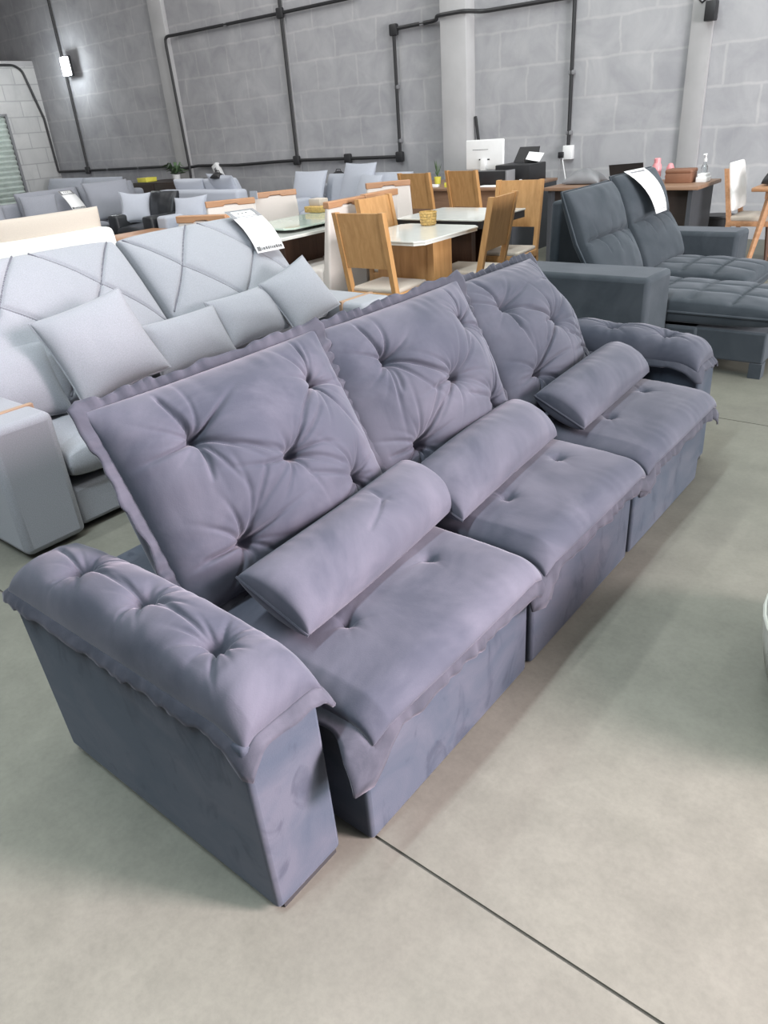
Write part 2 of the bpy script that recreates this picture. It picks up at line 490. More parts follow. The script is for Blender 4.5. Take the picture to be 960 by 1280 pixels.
# ------------------------------------------------------------------ charcoal reclining sofa (the main thing)
S = thing('reclining_sofa', 'large charcoal velvet three-seat sofa with button-tufted backs in the foreground', 'sofa')
anchor(S, (-1.25, 1.93, 0))
AY0, AY1 = .55, .75          # near arm
BY0, BY1 = 3.12, 3.32        # far arm
def sofa_arm(y0, y1, side):
    mb = MB().hexa([(-1.70, y0, .018), (-.86, y0, .018), (-.86, y1, .018), (-1.70, y1, .018),
                    (-1.745, y0, .49), (-.87, y0, .49), (-.87, y1 , .49), (-1.745, y1, .49)])
    arm = mb.build('arm', M_VELB, S, bev=.012)
    MB().box((-1.68, y0 + .02, 0), (-.868, y1 - .012, .02)).build('foot_strip', M_BLACK, arm)
    yc = (y0 + y1) / 2 + (.015 if side == 0 else -.015); L, Wd = .915, .24
    def df(a, b, c):
        # lies on the arm, edges bend down over it; a along the arm (towards the front), b across
        x = -1.315 + a; y = yc + b; dz = np.zeros_like(a)
        ob = np.clip(np.abs(b) - .055, 0, 1) ** 2 / .19; oa = np.clip(a - .34, 0, 1) ** 2 / .32
        y = y - np.sign(b) * ob * .55; x = x - oa * .35
        dz = -(ob * .5) - oa * .5
        dz = dz - .35 * np.clip(np.abs(b) - .08, 0, 1) * np.clip((a - .36) / .10, 0, 1)
        return np.stack([x, y, .515 + dz + c], -1)
    ef = (90, .15, .014, .2); eb = (-90, .15, .014, -.2)
    pad = pillow('arm_cushion', L, Wd, .112, .012, 190, 90, df, M_VEL, S,
                 tufts=[(-.235, .0, ((172, .16, .010, .4),)), (.02, -.0, ((178, .22, .010, .5),)), (.265, .0, ((176, .22, .010, .5),))],
                 depth=.075, r0=.036, seed=11 + side, ex=.30, eu=.3, ev=.42, pin=.0, lump=.004, ncr=10, crl=.07, cra=.014, edgew=.003, fine=True)
    flange('flange', L, Wd, .034, df, M_VELD, pad, amp=.006, lam=.05, droop=.012, seed=5 + side, pin=0.0)
sofa_arm(AY0, AY1, 0)
sofa_arm(BY0, BY1, 1)
MB().hexa([(-1.72, .79, .03), (-1.46, .79, .03), (-1.46, 3.09, .03), (-1.72, 3.09, .03),
           (-1.76, .79, .47), (-1.50, .79, .47), (-1.50, 3.09, .47), (-1.76, 3.09, .47)]).build('back_frame', M_VELB, S, bev=.03)
SEATS = [(.81, 1.548), (1.576, 2.306), (2.334, 3.085)]
XF = -.815
for i, (y0, y1) in enumerate(SEATS):
    sb = MB().box((-1.46, y0, .0), (XF, y1, .383)).build('seat_base', M_VELB, S, bev=.012)
    yc = (y0 + y1) / 2; W = y1 - y0 + .012; L1 = .585; R = .075; Ltot = .66
    def df(a, b, c, yc=yc, W=W, L1=L1, R=R, Ltot=Ltot):
        s = b + Ltot / 2
        x0 = XF + .012 - L1
        th = np.clip((s - L1) / R, 0, 1.42); ov = np.clip(s - L1 - 1.42 * R, 0, None)
        px = np.where(s < L1, x0 + s, x0 + L1 + R * np.sin(th) + ov * .12) - R * .55
        pz = np.where(s < L1, .388, .388 - R * (1 - np.cos(th)) - ov * .99)
        nx = np.sin(th); nz = np.cos(th)
        sd = np.clip(np.abs(a) - (W / 2 - .05), 0, 1)
        fr = np.clip((s - .45) / .2, 0, 1)
        pz = pz - sd * .35 - sd * fr * .05
        return np.stack([px + nx * c, yc + a, pz + nz * c], -1)
    cush = pillow('seat_cushion', W, Ltot, .064, .004, 120, 150, df, M_VEL, S,
                  tufts=[(-.17, .085, ((-90, .2, .004, .1),)), (.17, .085)], depth=.034, r0=.018, seed=40 + i, ex=.24, pin=0.0, lump=.004, ncr=7, crl=.05, cra=.004, edgew=.0012)
    flange('flange', W, Ltot, .042, df, M_VELD, cush, amp=.0045, lam=.06, seed=21 + i, pin=0.0, droop=.002, sides='LRT', flap=.8)
# back cushions: lower edge, upper edge, sideways turn
BACKS = [((-1.305, 1.195), (-1.60, 1.155), .50, .94, .06, .745), ((-1.30, 1.955), (-1.57, 1.86), .50, .945, .06, .735), ((-1.29, 2.735), (-1.63, 2.59), .50, .905, -.04, .73)]
for i, ((bx, by), (tx, ty), z0, z1, yaw, W) in enumerate(BACKS):
    bot = V((bx, by, z0 - .05)); top = V((tx, ty, z1))
    up = unit(top - bot); H = np.linalg.norm(top - bot)
    a = V((math.sin(yaw), math.cos(yaw), .02 if i < 2 else -.03)); aa, bb, nn = basis(a, up)
    O = (bot + top) / 2
    def df(a, b, c, O=O, aa=aa, bb=bb, nn=nn, W=W, H=H, i=i):
        t = np.clip(b / H + .5, 0, 1.2)
        # right upper corner nods forward, the whole cushion sags a little
        cc = np.where(c < -.012, c * (1 + .9 * np.clip(1 - t, 0, 1)), c) + .035 * np.clip(a / W + .2, 0, 1) * t ** 2
        return O + a[..., None] * aa + b[..., None] * bb + cc[..., None] * nn
    h2, w2 = H / 2, W / 2
    tf = [(-.19, .115, ((100, .16, .016, 1.2), (-105, .12, .010, .8), (-38, .2, .006, .4))), (.225, .135, ((84, .15, .016, -1.2), (-20, .14, .008, .6))), (.012, -.022, ((148, .2, .008, .3), (30, .2, .007, -.4), (-150, .22, .006, -.5), (-30, .18, .008, .3))),
          (-.19, -.165, ((55, .2, .007, .4), (178, .13, .010, .3), (-80, .1, .010, 0))), (.22, -.155, ((-70, .11, .014, .3), (160, .22, .007, .4)))]
    cush = pillow('back_cushion', W, H, .185, .14, 220, 200, df, M_VEL, S, tufts=tf, depth=.088, r0=.042, seed=60 + i, ex=.62, ev=.5, kb=.3, pin=.02,
                  lump=.006, ncr=8, crl=.11, cra=.0145, edgew=.003, fine=True)
    flange('flange', W, H, .036, df, M_VELD, cush, amp=.009, lam=.042, seed=31 + i, pin=.02)

# bolster pillows lying along the foot of the backs
def bolster(i, cx, cy, cz, L, dirv, label):
    o = thing('bolster_pillow', label, 'pillow', group='charcoal bolster pillows along the sofa')
    anchor(o, (cx, cy, cz - .09))
    aa, bb, nn = basis(dirv, (-.9, 0, .44))
    cv = (-.02, .015, .0)[i]
    def df(a, b, c):
        P = V((cx, cy, cz)) + a[..., None] * aa + b[..., None] * bb + (c - cv * (a / L * 2) ** 2)[..., None] * nn
        return P
    pillow('cover', L, .222, .10, .07, 130, 60, df, M_VEL, o, seed=80 + i, eu=.22, ev=.5, pin=0.0, lump=.004, edgew=.0015,
           tufts=[(.1, .02, ((200, .16, .006, .4), (80, .06, .008, .5)))] if i == 0 else (), depth=.01, r0=.03, ncr=4, crl=.06, cra=.004)
    # seam cord at each end
    for s in (-1, 1):
        b = np.linspace(-.1125, .1125, 14); a = np.full(14, s * L / 2)
        MB().tube(df(a, b, np.zeros(14)).tolist(), .004, 6).build('end_seam', M_VELD, o)
bolster(0, -1.155, 1.225, .512, .725, (-.10, 1, -.012), 'charcoal bolster pillow on the seat nearest the camera, beside the near arm')
bolster(1, -1.16, 1.90, .512, .71, (-.08, 1, .0), 'charcoal bolster pillow on the middle seat of the tufted velvet sofa')
bolster(2, -1.145, 2.695, .51, .72, (-.05, 1, .0), 'charcoal bolster pillow on the far seat, beside the far tufted arm')

# ------------------------------------------------------------------ light grey sofa behind it
G = thing('quilted_sofa', 'light grey linen sofa with diamond-stitched backs directly behind the charcoal velvet sofa', 'sofa')
anchor(G, (-3.25, 2.25, 0))
GA = [(1.0, 1.27), (3.2, 3.48)]
for y0, y1 in GA:
    arm = MB().box((-3.75, y0, .02), (-2.80, y1, .575)).build('arm', M_LIN, G, bev=.03)
    xs = -2.98
    MB().box((xs, y0 - .004, .3), (xs + .025, y1 + .004, .58)).build('leather_strap', M_LEA, arm, label='brown leather strap over the arm', bev=.003)
MB().hexa([(-3.80, 1.02, .02), (-3.5, 1.02, .02), (-3.5, 3.46, .02), (-3.80, 3.46, .02), (-3.86, 1.02, .72), (-3.62, 1.02, .72), (-3.62, 3.46, .72), (-3.86, 3.46, .72)]).build('back_frame', M_LIN, G, bev=.03)
MB().box((-3.6, 1.275, .03), (-2.84, 3.195, .21)).build('seat_base', M_LIN, G, bev=.02)
for (y0, y1) in ((1.28, 2.235), (2.24, 3.195)):
    W = y1 - y0; fr = frame((-3.17, (y0 + y1) / 2, .33), (0, 1, 0), (1, 0, 0), (0, 0, 1))
    def df(a, b, c, y=(y0 + y1) / 2):
        return np.stack([-3.20 + b, y + a, .315 + c * np.sign(1)], -1)
    def puff(name='seat_cushion'):
        mb = MB()
        return pillow(name, W, .78, .115, .10, 60, 70, df, M_LIN, G, ex=.16, pin=0, seed=7, lump=.003,
                      lines=[(-.48, .3, .48, .0, .1), (-.48, 0, .48, .3, -.1), (-.48, -.3, .48, .0, 0)], ldepth=.012, lsg=.012)
    puff()
for i, (y0, y1) in enumerate(((1.24, 2.27), (2.29, 3.27))):
    W = y1 - y0 - .004; yc = (y0 + y1) / 2
    bot = V((-3.22, yc, .42)); top = V((-3.73, yc, 1.02)); up = unit(top - bot); H = np.linalg.norm(top - bot)
    aa, bb, nn = basis((0, 1, 0), up); O = (bot + top) / 2
    df = frame(O, aa, bb, nn)
    segs = []
    nodes = [(-.27, .12), (.25, .12), (-.02, -.16), (-.5, -.14), (.5, -.16)]
    for (p, q, cv) in (((-.27, .12), (-.5, .42), -.1), ((-.27, .12), (-.02, .42), .25), ((.25, .12), (-.02, .42), -.1), ((.25, .12), (.5, .42), .2),
                       ((-.27, .12), (-.02, -.16), .3), ((.25, .12), (-.02, -.16), .15), ((-.27, .12), (-.5, -.14), .2), ((.25, .12), (.5, -.16), .35),
                       ((-.02, -.16), (-.25, -.42), .1), ((-.02, -.16), (.22, -.42), .2), ((-.5, -.14), (-.3, -.42), .1), ((.5, -.16), (.3, -.42), .1)):
        segs.append((*p, *q, cv))
    cu = pillow('back_cushion', W, H, .14, .06, 150, 120, df, M_LIN, G, ex=.24, pin=.01, seed=90 + i, lines=segs, ldepth=.03, lsg=.030, lump=.004)
    # the stitched cord lines lie in the grooves
    st = MB()
    for (a0, b0, a1, b1, cv) in segs:
        n = 22; t = np.linspace(0, 1, n); L = math.hypot(a1 - a0, b1 - b0)
        al = t * L; pe = cv * al * (L - al); ca, sa = (a1 - a0) / L, (b1 - b0) / L
        A = a0 + al * ca - pe * sa; B = b0 + al * sa + pe * ca
        k = (np.abs(A) < W / 2 * .97) & (np.abs(B) < H / 2 * .97)
        A = A[k]; B = B[k]
        if len(A) < 3: continue
        S_ = (np.clip(1 - (2 * A / W) ** 2, 0, 1) ** .24) * (np.clip(1 - (2 * B / H) ** 2, 0, 1) ** .24)
        E_ = np.clip(np.minimum(W / 2 - np.abs(A), H / 2 - np.abs(B)) / .05, 0, 1)
        C_ = .14 * S_ - .03 * E_ + .004 * E_ * smoothn(A, B, 95 + i, 14) + .002 * E_ * smoothn(A, B, 99 + i, 40) + .0045
        st.tube(df(A, B, C_).tolist(), .0045, 5)
    st.build('stitched_cord', M_STITCH, cu)

def loose(name, label, cat, c, W, H, T, a_dir, up, mat, group=None, seed=1, pip=True, nu=50, nv=50, ex=.42, pin=.06):
    o = thing(name, label, cat, group=group)
    c = V(c, float); anchor(o, (c[0], c[1], c[2] - H * .4))
    aa, bb, nn = basis(a_dir, up)
    df = frame(c, aa, bb, nn)
    cov = pillow('cover', W, H, T * .55, T * .45, nu, nv, df, mat, o, seed=seed, ex=ex, pin=pin, lump=.006)
    if pip: piping('seam', W, H, df, mat, o, .005, pin)
    return o
GG = 'loose pillows on the light grey sofa'
loose('throw_pillow', 'large square light grey pillow leaning near the left end of the diamond-stitched sofa', 'pillow', (-3.03, 1.68, .70), .43, .43, .17, (.18, 1, .18), (-.75, 0, 1), M_LIN, GG, 3)
loose('lumbar_pillow', 'light grey oblong pillow between the big square pillow and the darker oblong pillow', 'pillow', (-3.06, 2.16, .60), .46, .27, .15, (.05, 1, .02), (-.62, 0, 1), M_LIN, GG, 4)
loose('lumbar_pillow', 'light grey oblong pillow half behind the small tilted pillow on the diamond-stitched sofa', 'pillow', (-3.10, 2.60, .62), .44, .27, .15, (-.02, 1, .02), (-.62, 0, 1), M_LIN, GG, 5)
loose('throw_pillow', 'small square light grey pillow tilted on its corner beside the oblong pillows', 'pillow', (-3.02, 2.93, .67), .34, .34, .15, (.12, 1, .32), (-.75, -.25, 1), M_LIN, GG, 6)
loose('throw_pillow', 'light grey pillow tucked against the right arm of the diamond-stitched sofa', 'pillow', (-3.14, 3.12, .63), .30, .32, .13, (-.35, 1, -.1), (-.5, 0, 1), M_LIN, GG, 8)
loose('throw_pillow', 'light grey pillow tucked behind the left arm, mostly hidden by the large square pillow', 'pillow', (-3.28, 1.36, .58), .38, .36, .15, (.25, 1, .0), (-.7, 0, 1), M_LIN, GG, 9)

def price_tag(label, pts_top, pts_bot, bow, header=True):
    """a hanging paper tag; pts: left/right corner of the top edge and of the lower edge, bow = outward vector"""
    o = thing('price_tag', label, 'tag', group=None)
    tl, tr, bl, br = [V(p, float) for p in (*pts_top, *pts_bot)]
    anchor(o, (tl + tr) / 2)
    bow = V(bow, float)
    def P(u, v, off=0): # u 0..1 across, v 0..1 downwards
        p = (tl * (1 - u) + tr * u) * (1 - v) + (bl * (1 - u) + br * u) * v
        return p + bow * (4 * v * (1 - v)) + off * unit(bow)
    def patch(u0, u1, v0, v1, off):
        n = 8; vs = []; fs = []
        for i in range(n + 1):
            v = v0 + (v1 - v0) * i / n
            vs += [P(u0, v, off), P(u1, v, off)]
        for i in range(n): fs.append([2 * i, 2 * i + 1, 2 * i + 3, 2 * i + 2])
        return vs, fs
    vs, fs = patch(0, 1, 0, 1, 0)
    mesh('sheet', vs, fs, M_PAPER, o, solid=.002)
    mb = MB()
    if header:
        for r in ((0.0, 1, .0, .03), (.0, .13, .03, .24), (.87, 1, .03, .24), (.13, .87, .2, .215), (.0, 1, .235, .25), (.13, .87, .175, .183)): mb.add(*patch(*r, .003))
        mb.build('printed_header', M_GREYB, o)
        m2 = MB()
        x = .06; rr = random.Random(4)
        while x < .9:
            w = rr.uniform(.03, .08); m2.add(*patch(x, min(x + w, .94), .905 + rr.uniform(0, .015), .965, .003)); x += w + .02
        m2.add(*patch(.04, .16, .895, .975, .004))
        for k in range(3): m2.add(*patch(.3 + .14 * k, .36 + .14 * k, .09, .13, .003))
        m2.build('printed_lettering', M_PRINT, o)
    else:
        for k in range(4): mb.add(*patch(.2, .8, .86 + .025 * k, .87 + .025 * k, .003))
        mb.add(*patch(.15, .85, .05, .09, .003))
        mb.build('printed_lettering', M_GREYB, o)
    return o
price_tag('white price tag with grey printed header hanging over the top of the light grey sofa', ((-3.625, 2.98, 1.09), (-3.625, 3.20, 1.085)), ((-3.405, 3.0, .865), (-3.405, 3.22, .86)), (.025, 0, .022))

# ------------------------------------------------------------------ dark grey chaise sofa at the right
D = thing('chaise_sofa', 'dark grey suede sofa with block arms and pulled-out chaise, at the right', 'sofa')
anchor(D, (-1.9, 5.2, 0))
for y0, y1, lab in ((4.17, 4.53, 0), (5.86, 6.15, 1)):
    MB().box((-2.5, y0, .03), (-1.50, y1, .615)).build('arm', M_SUEDE, D, bev=.03)
MB().hexa([(-2.44, 4.74, .03), (-2.37, 4.74, .03), (-2.37, 5.9, .03), (-2.44, 5.9, .03), (-2.41, 4.74, .95), (-2.34, 4.74, .95), (-2.34, 5.9, .95), (-2.41, 5.9, .95)]).build('back_frame', M_SUEDE, D, bev=.02)
MB().box((-2.44, 4.54, .05), (-1.32, 5.85, .27)).build('seat_base', M_SUEDE, D, bev=.015)
# chaise drawer with its corner post
cb = MB().box((-1.9, 4.555, .09), (-.93, 5.20, .27))
for fy in (4.555, 5.12): MB().box((-1.0, fy, 0), (-.93, fy + .08, .09)).build('foot', M_SUEDE, D)
cb.build('chaise_base', M_SUEDE, D, bev=.012)
def quilted(name, x0, x1, y0, y1, z0, z1, nx, ny, seed):
    W = y1 - y0; H = x1 - x0
    df = lambda a, b, c: np.stack([(x0 + x1) / 2 + b, (y0 + y1) / 2 + a, (z0 + z1) / 2 + c], -1)
    tf = [(-W / 2 + W * (j + .5) / ny + (0 if i % 2 else 0), -H / 2 + H * (i + .5) / nx) for i in range(nx) for j in range(ny)]
    segs = []
    for i in range(1, nx): segs.append((-W / 2, -H / 2 + H * i / nx, W / 2, -H / 2 + H * i / nx, 0))
    for j in range(1, ny): segs.append((-W / 2 + W * j / ny, -H / 2, -W / 2 + W * j / ny, H / 2, 0))
    t = (z1 - z0) / 2
    c = pillow(name, W, H, t * 1.15, t, 70, 90, df, M_SUEDE, D, ex=.15, pin=0, seed=seed, lines=segs, ldepth=.022, lsg=.035, lump=.004)
    piping('piping', W + .004, H + .004, df, M_SUEDE, c, .008, 0)
    return c
quilted('seat_cushion', -2.12, -1.24, 5.21, 5.85, .27, .47, 4, 3, 3)
quilted('chaise_cushion', -2.12, -.90, 4.54, 5.20, .265, .44, 5, 3, 4)
def lounge_back(y0, y1, bot, top, seed, fold):
    yc = (y0 + y1) / 2; W = y1 - y0; bot = V((bot[0], yc, bot[1])); top = V((top[0], yc, top[1]))
    up = unit(top - bot); H = np.linalg.norm(top - bot); aa, bb, nn = basis((0, 1, 0), up); O = (bot + top) / 2
    def df(a, b, c):
        c2 = c + .05 * np.clip(.5 - (b / H + .5), 0, 1) * 2
        return O + a[..., None] * aa + b[..., None] * bb + c2[..., None] * nn
    fb_ = -H / 2 + H * fold
    tf = [(-.18, fb_, ((-80, .12, .012, .3),)), (.0, fb_, ((-95, .14, .012, -.3),)), (.17, fb_, ((-70, .12, .012, .3),))]
    c = pillow('back_cushion', W, H, .12, .06, 90, 90, df, M_SUEDE, D, ex=.24, pin=.01, seed=seed, lump=.008, tufts=tf, depth=.025, r0=.04, ncr=5, crl=.08, cra=.006,
               lines=[(-W / 2, fb_, W / 2, fb_, .08)], ldepth=.045, lsg=.04)
    piping('piping', W + .01, H + .01, df, M_SUEDE, c, .008, .01)
lounge_back(4.53, 5.22, (-2.0, .42), (-2.235, 1.02), 31, .48)
lounge_back(5.22, 5.95, (-1.96, .41), (-2.22, 1.045), 32, .50)
price_tag('long white price tag draped over the back of the dark grey chaise sofa', ((-2.16, 5.30, 1.075), (-2.11, 5.53, 1.08)), ((-1.93, 5.36, .80), (-1.93, 5.56, .80)), (.035, 0, .02), header=False)

# ------------------------------------------------------------------ dining furniture
def make_wood_chair():
    t = thing('dining_chair', 'x', 'chair', group='honey wood dining chairs')
    w, d = .43, .44                       # faces +Y, back at y = 0
    for s in (-1, 1):
        x = s * (w / 2 - .02)
        p = [(-.018, 0, .0), (.018, 0, .0), (.018, .045, .0), (-.018, .045, .0)]
        def q(z, dy): return [(x + a, b + dy, z) for a, b, _ in p]
        mb = MB()
        lv = [(0, .0), (.43, .02), (.97, -.085)]
        for (z0, d0), (z1, d1) in zip(lv, lv[1:]): mb.hexa(q(z0, d0) + q(z1, d1))
        mb.build('rear_leg', M_OAK, t)
        MB().box((x - .02, d - .045, 0), (x + .02, d, .42), .004).build('front_leg', M_OAK, t)
    mb = MB()
    # solid board between the posts
    z0, z1 = .60, .965
    f = lambda z: .02 - .105 * (z - .43) / .54
    x = w / 2 - .03
    mb.hexa([(-x, f(z0) + .008, z0), (x, f(z0) + .008, z0), (x, f(z0) + .03, z0), (-x, f(z0) + .03, z0),
             (-x, f(z1) + .008, z1), (x, f(z1) + .008, z1), (x, f(z1) + .03, z1), (-x, f(z1) + .03, z1)])
    mb.build('back_board', M_OAK, t)
    MB().box((-w / 2, .03, .37), (w / 2, d, .425), .004).build('seat_frame', M_OAK, t)
    MB().box((-w / 2 + .012, .045, .42), (w / 2 - .012, d - .005, .455), .015, 3).build('seat_pad', M_SEAT, t, label='oatmeal fabric seat pad')
    return t
ch = make_wood_chair()
WOOD = [((-3.42, 4.00), 0.05, 'honey wood chair at the near end of the pale glass table, closest to the camera'),
        ((-3.98, 4.86), -PI / 2, 'honey wood chair on the left side of the pale glass table, behind the nearest chair'),
        ((-5.24, 7.08), 0.0, 'honey wood chair at the brown desk, the one farther left'),
        ((-4.74, 7.27), -.1, 'honey wood chair at the brown desk in front of the white monitor'),
        ((-2.98, 4.98), PI / 2 + .1, 'honey wood chair on the right side of the pale glass table, leaning away from it'),
        ((-3.38, 6.0), PI + .12, 'honey wood chair at the far end of the tables, beside the dark desk side')]
for i, (p, rz, lab) in enumerate(WOOD):
    if i == 0:
        ch.location = (*p, 0); ch.rotation_euler = (0, 0, rz); ch['label'] = lab
    else: copy_thing(ch, (*p, 0), rz, lab)

def glass_table(label, x0, x1, y0, y1, z, cham, edge_mat, top_mat, thick, base_mat):
    t = thing('dining_table', label, 'table'); anchor(t, ((x0 + x1) / 2, (y0 + y1) / 2, 0))
    c = cham
    poly = [(x0 + c, y0), (x1 - c, y0), (x1, y0 + c), (x1, y1 - c), (x1 - c, y1), (x0 + c, y1), (x0, y1 - c), (x0, y0 + c)]
    MB().prism(poly, z - .012, z).build('glass_top', top_mat, t, bev=.003)
    ins = .015
    poly2 = [((px - (x0 + x1) / 2) * (1 - ins) + (x0 + x1) / 2, (py - (y0 + y1) / 2) * (1 - ins) + (y0 + y1) / 2) for px, py in poly]
    MB().prism(poly2, z - .012 - thick, z - .0125).build('top_board', edge_mat, t)
    return t
t1 = glass_table('pale glass-topped table with wooden slab base among the honey wood chairs', -3.86, -3.12, 4.22, 5.02, .75, .06, M_GLASS, M_GLASS, .018, M_OAK)
MB().box((-3.72, 4.47, 0), (-3.24, 4.51, .719)).build('base_panel', M_OAK, t1)
MB().box((-3.24, 4.465, 0), (-3.19, 4.70, .719)).build('base_panel', M_OAK, t1)
MB().box((-3.50, 4.66, 0), (-3.24, 4.70, .719)).build('base_panel', M_OAK, t1)
t2 = glass_table('white-topped table with thick black edge behind the pale glass table', -4.05, -3.2, 5.12, 5.85, .77, .02, M_BLACK, M_GLASS, .055, M_DKW)
MB().box((-3.85, 5.3, 0), (-3.4, 5.36, .70)).build('base_panel', M_DKW, t2)
MB().box((-3.85, 5.48, 0), (-3.4, 5.53, .70)).build('base_panel', M_DKW, t2)
bk = thing('woven_basket', 'small golden woven basket standing on the edge of the pale glass table', 'basket'); anchor(bk, (-3.58, 4.96, .75))
MB().lathe([(.055, 0), (.062, .02), (.068, .10), (.063, .10), (.055, .01)], (-3.58, 4.96, .7505), 20).build('body', M_GOLD, bk)
mb = MB()
for k in range(5):
    zz = .012 + k * .02; mb.tube([(-3.58 + (.060 + .008 * zz / .1) * math.cos(a), 4.96 + (.060 + .008 * zz / .1) * math.sin(a), .7505 + zz) for a in np.linspace(0, 2 * PI, 25)], .004, 5, False)
mb.build('woven_band', M_GOLD, bk)

def make_uph_chair():
    t = thing('upholstered_chair', 'x', 'chair', group='beige upholstered dining chairs')
    w, d = .47, .50
    for s in (-1, 1):
        MB().box((s * (w / 2 - .03) - .02, .02, 0), (s * (w / 2 - .03) + .02, .06, .30)).build('rear_leg', M_DKW, t)
        MB().box((s * (w / 2 - .03) - .02, d - .06, 0), (s * (w / 2 - .03) + .02, d - .02, .30)).build('front_leg', M_DKW, t)
    MB().box((-w / 2, .05, .28), (w / 2, d, .47), .03, 3).build('seat', M_BEIGE, t)
    MB().hexa([(-w / 2 - .01, -.02, .24), (w / 2 + .01, -.02, .24), (w / 2, .08, .24), (-w / 2, .08, .24),
               (-w / 2 + .015, -.07, .94), (w / 2 - .015, -.07, .94), (w / 2 - .02, -.02, .94), (-w / 2 + .02, -.02, .94)]).build('backrest', M_BEIGE, t, bev=.02)
    # wooden rail with a finger notch
    a = w / 2 - .015
    prof = [(-a, 0), (-.07, 0), (-.05, .016), (.05, .016), (.07, 0), (a, 0), (a, .05), (-a, .05)]
    n = len(prof)
    vs = [(x, -.075, .925 + z) for x, z in prof] + [(x, -.012, .925 + z) for x, z in prof]
    MB().add(vs, [list(range(n)), [n + i for i in range(n)][::-1]] + [[i, n + i, n + (i + 1) % n, (i + 1) % n] for i in range(n)]).build('top_rail', M_TAN, t, label='tan wood top rail', bev=.006)
    return t
uc = make_uph_chair()
UPH = [((-4.22, 4.66), PI / 2, 'beige upholstered chair with wooden top rail, left of the honey wood chairs'),
       ((-4.28, 5.18), PI / 2, 'beige upholstered chair just behind the largest beige chair'),
       ((-4.80, 6.02), -2.28, 'beige upholstered chair farthest back, its rail below the black conduit'),
       ((-5.58, 5.24), -PI / 2 - .5, 'beige upholstered chair with a blue tag beside it, behind the greenish glass table'),
       ((-5.46, 4.58), -PI / 2 - .6, 'beige upholstered chair rising behind the top of the light grey sofa'),
       ((-4.72, 3.70), .3, 'beige upholstered chair with dark tan rail at the near end of the greenish glass table')]
for i, (p, rz, lab) in enumerate(UPH):
    if i == 0:
        uc.location = (*p, 0); uc.rotation_euler = (0, 0, rz); uc['label'] = lab
    else: copy_thing(uc, (*p, 0), rz, lab)
t3 = thing('dining_table', 'greenish glass-topped table with dark walnut base between the beige chairs', 'table'); anchor(t3, (-4.9, 4.8, 0))
def octo(x0, x1, y0, y1, c): return [(x0 + c, y0), (x1 - c, y0), (x1, y0 + c), (x1, y1 - c), (x1 - c, y1), (x0 + c, y1), (x0, y1 - c), (x0, y0 + c)]
MB().prism(octo(-5.2, -4.42, 4.08, 5.5, .08), .72, .745).build('top_board', M_GLASS, t3, bev=.004)
MB().prism(octo(-5.15, -4.52, 4.35, 5.45, .06), .77, .785).build('glass_sheet', M_GREENG, t3, bev=.003)
MB().box((-5.1, 4.5, .745), (-4.7, 4.58, .77)).box((-5.1, 5.1, .745), (-4.7, 5.18, .77)).build('spacer', M_BLACK, t3)
MB().box((-4.93, 4.5, 0), (-4.76, 4.56, .72)).build('base_panel', M_DKW, t3)
MB().box((-4.82, 4.56, 0), (-4.76, 5.2, .72)).build('base_panel', M_DKW, t3)
gb = thing('trinket_box', 'small golden box of things on the greenish glass table', 'box'); anchor(gb, (-5.12, 5.35, .785))
MB().box((-5.22, 5.25, .786), (-5.02, 5.45, .84), .008).build('tray', M_GOLD, gb)
MB().box((-5.2, 5.3, .84), (-5.06, 5.42, .90), .006).build('pack', M_CREAM, gb)
bt = thing('blue_tag', 'small pale blue tag standing beside the rail of a beige chair', 'tag'); anchor(bt, (-5.66, 5.05, .93))
MB().box((-5.70, 5.03, .93), (-5.60, 5.035, 1.0)).build('card', M_LINC, bt)
# the tag's pin reaches down to the chair back
MB().tube([(-5.65, 5.033, .80), (-5.65, 5.033, .94)], .004, 6).build('pin', M_WHITEP, bt)

# ------------------------------------------------------------------ cream sofa with its back turned
C_ = thing('cream_sofa', 'cream sofa with back painted white for strong light, seen behind the light grey sofa at the left', 'sofa'); anchor(C_, (-6.1, 2.4, 0))
MB().hexa([(-5.85, 1.2, .05), (-5.62, 1.2, .05), (-5.62, 3.56, .05), (-5.85, 3.56, .05), (-5.86, 1.2, .90), (-5.66, 1.2, .90), (-5.66, 3.50, .90), (-5.86, 3.50, .90)]).build('back_frame', M_WHITE, C_, bev=.04)  # white paints in the strong light that blows out this cream back
MB().box((-6.6, 1.2, .05), (-5.8, 3.52, .42)).build('seat_base', M_CREAM, C_, bev=.03)
for y0, y1 in ((1.2, 1.45), (3.28, 3.55)):
    MB().box((-6.6, y0, .42), (-5.85, y1, .62)).build('arm', M_CREAM, C_, bev=.03)
for y0, y1 in ((1.3, 2.58), (2.6, 3.5)):
    df = frame((-5.87, (y0 + y1) / 2, .76), (0, 1, 0), (0.12, 0, 1), (-1, 0, .12))
    pillow('back_cushion', y1 - y0, .58, .13, .10, 50, 40, df, M_CREAM, C_, ex=.3, pin=.02, seed=int(y0 * 10))

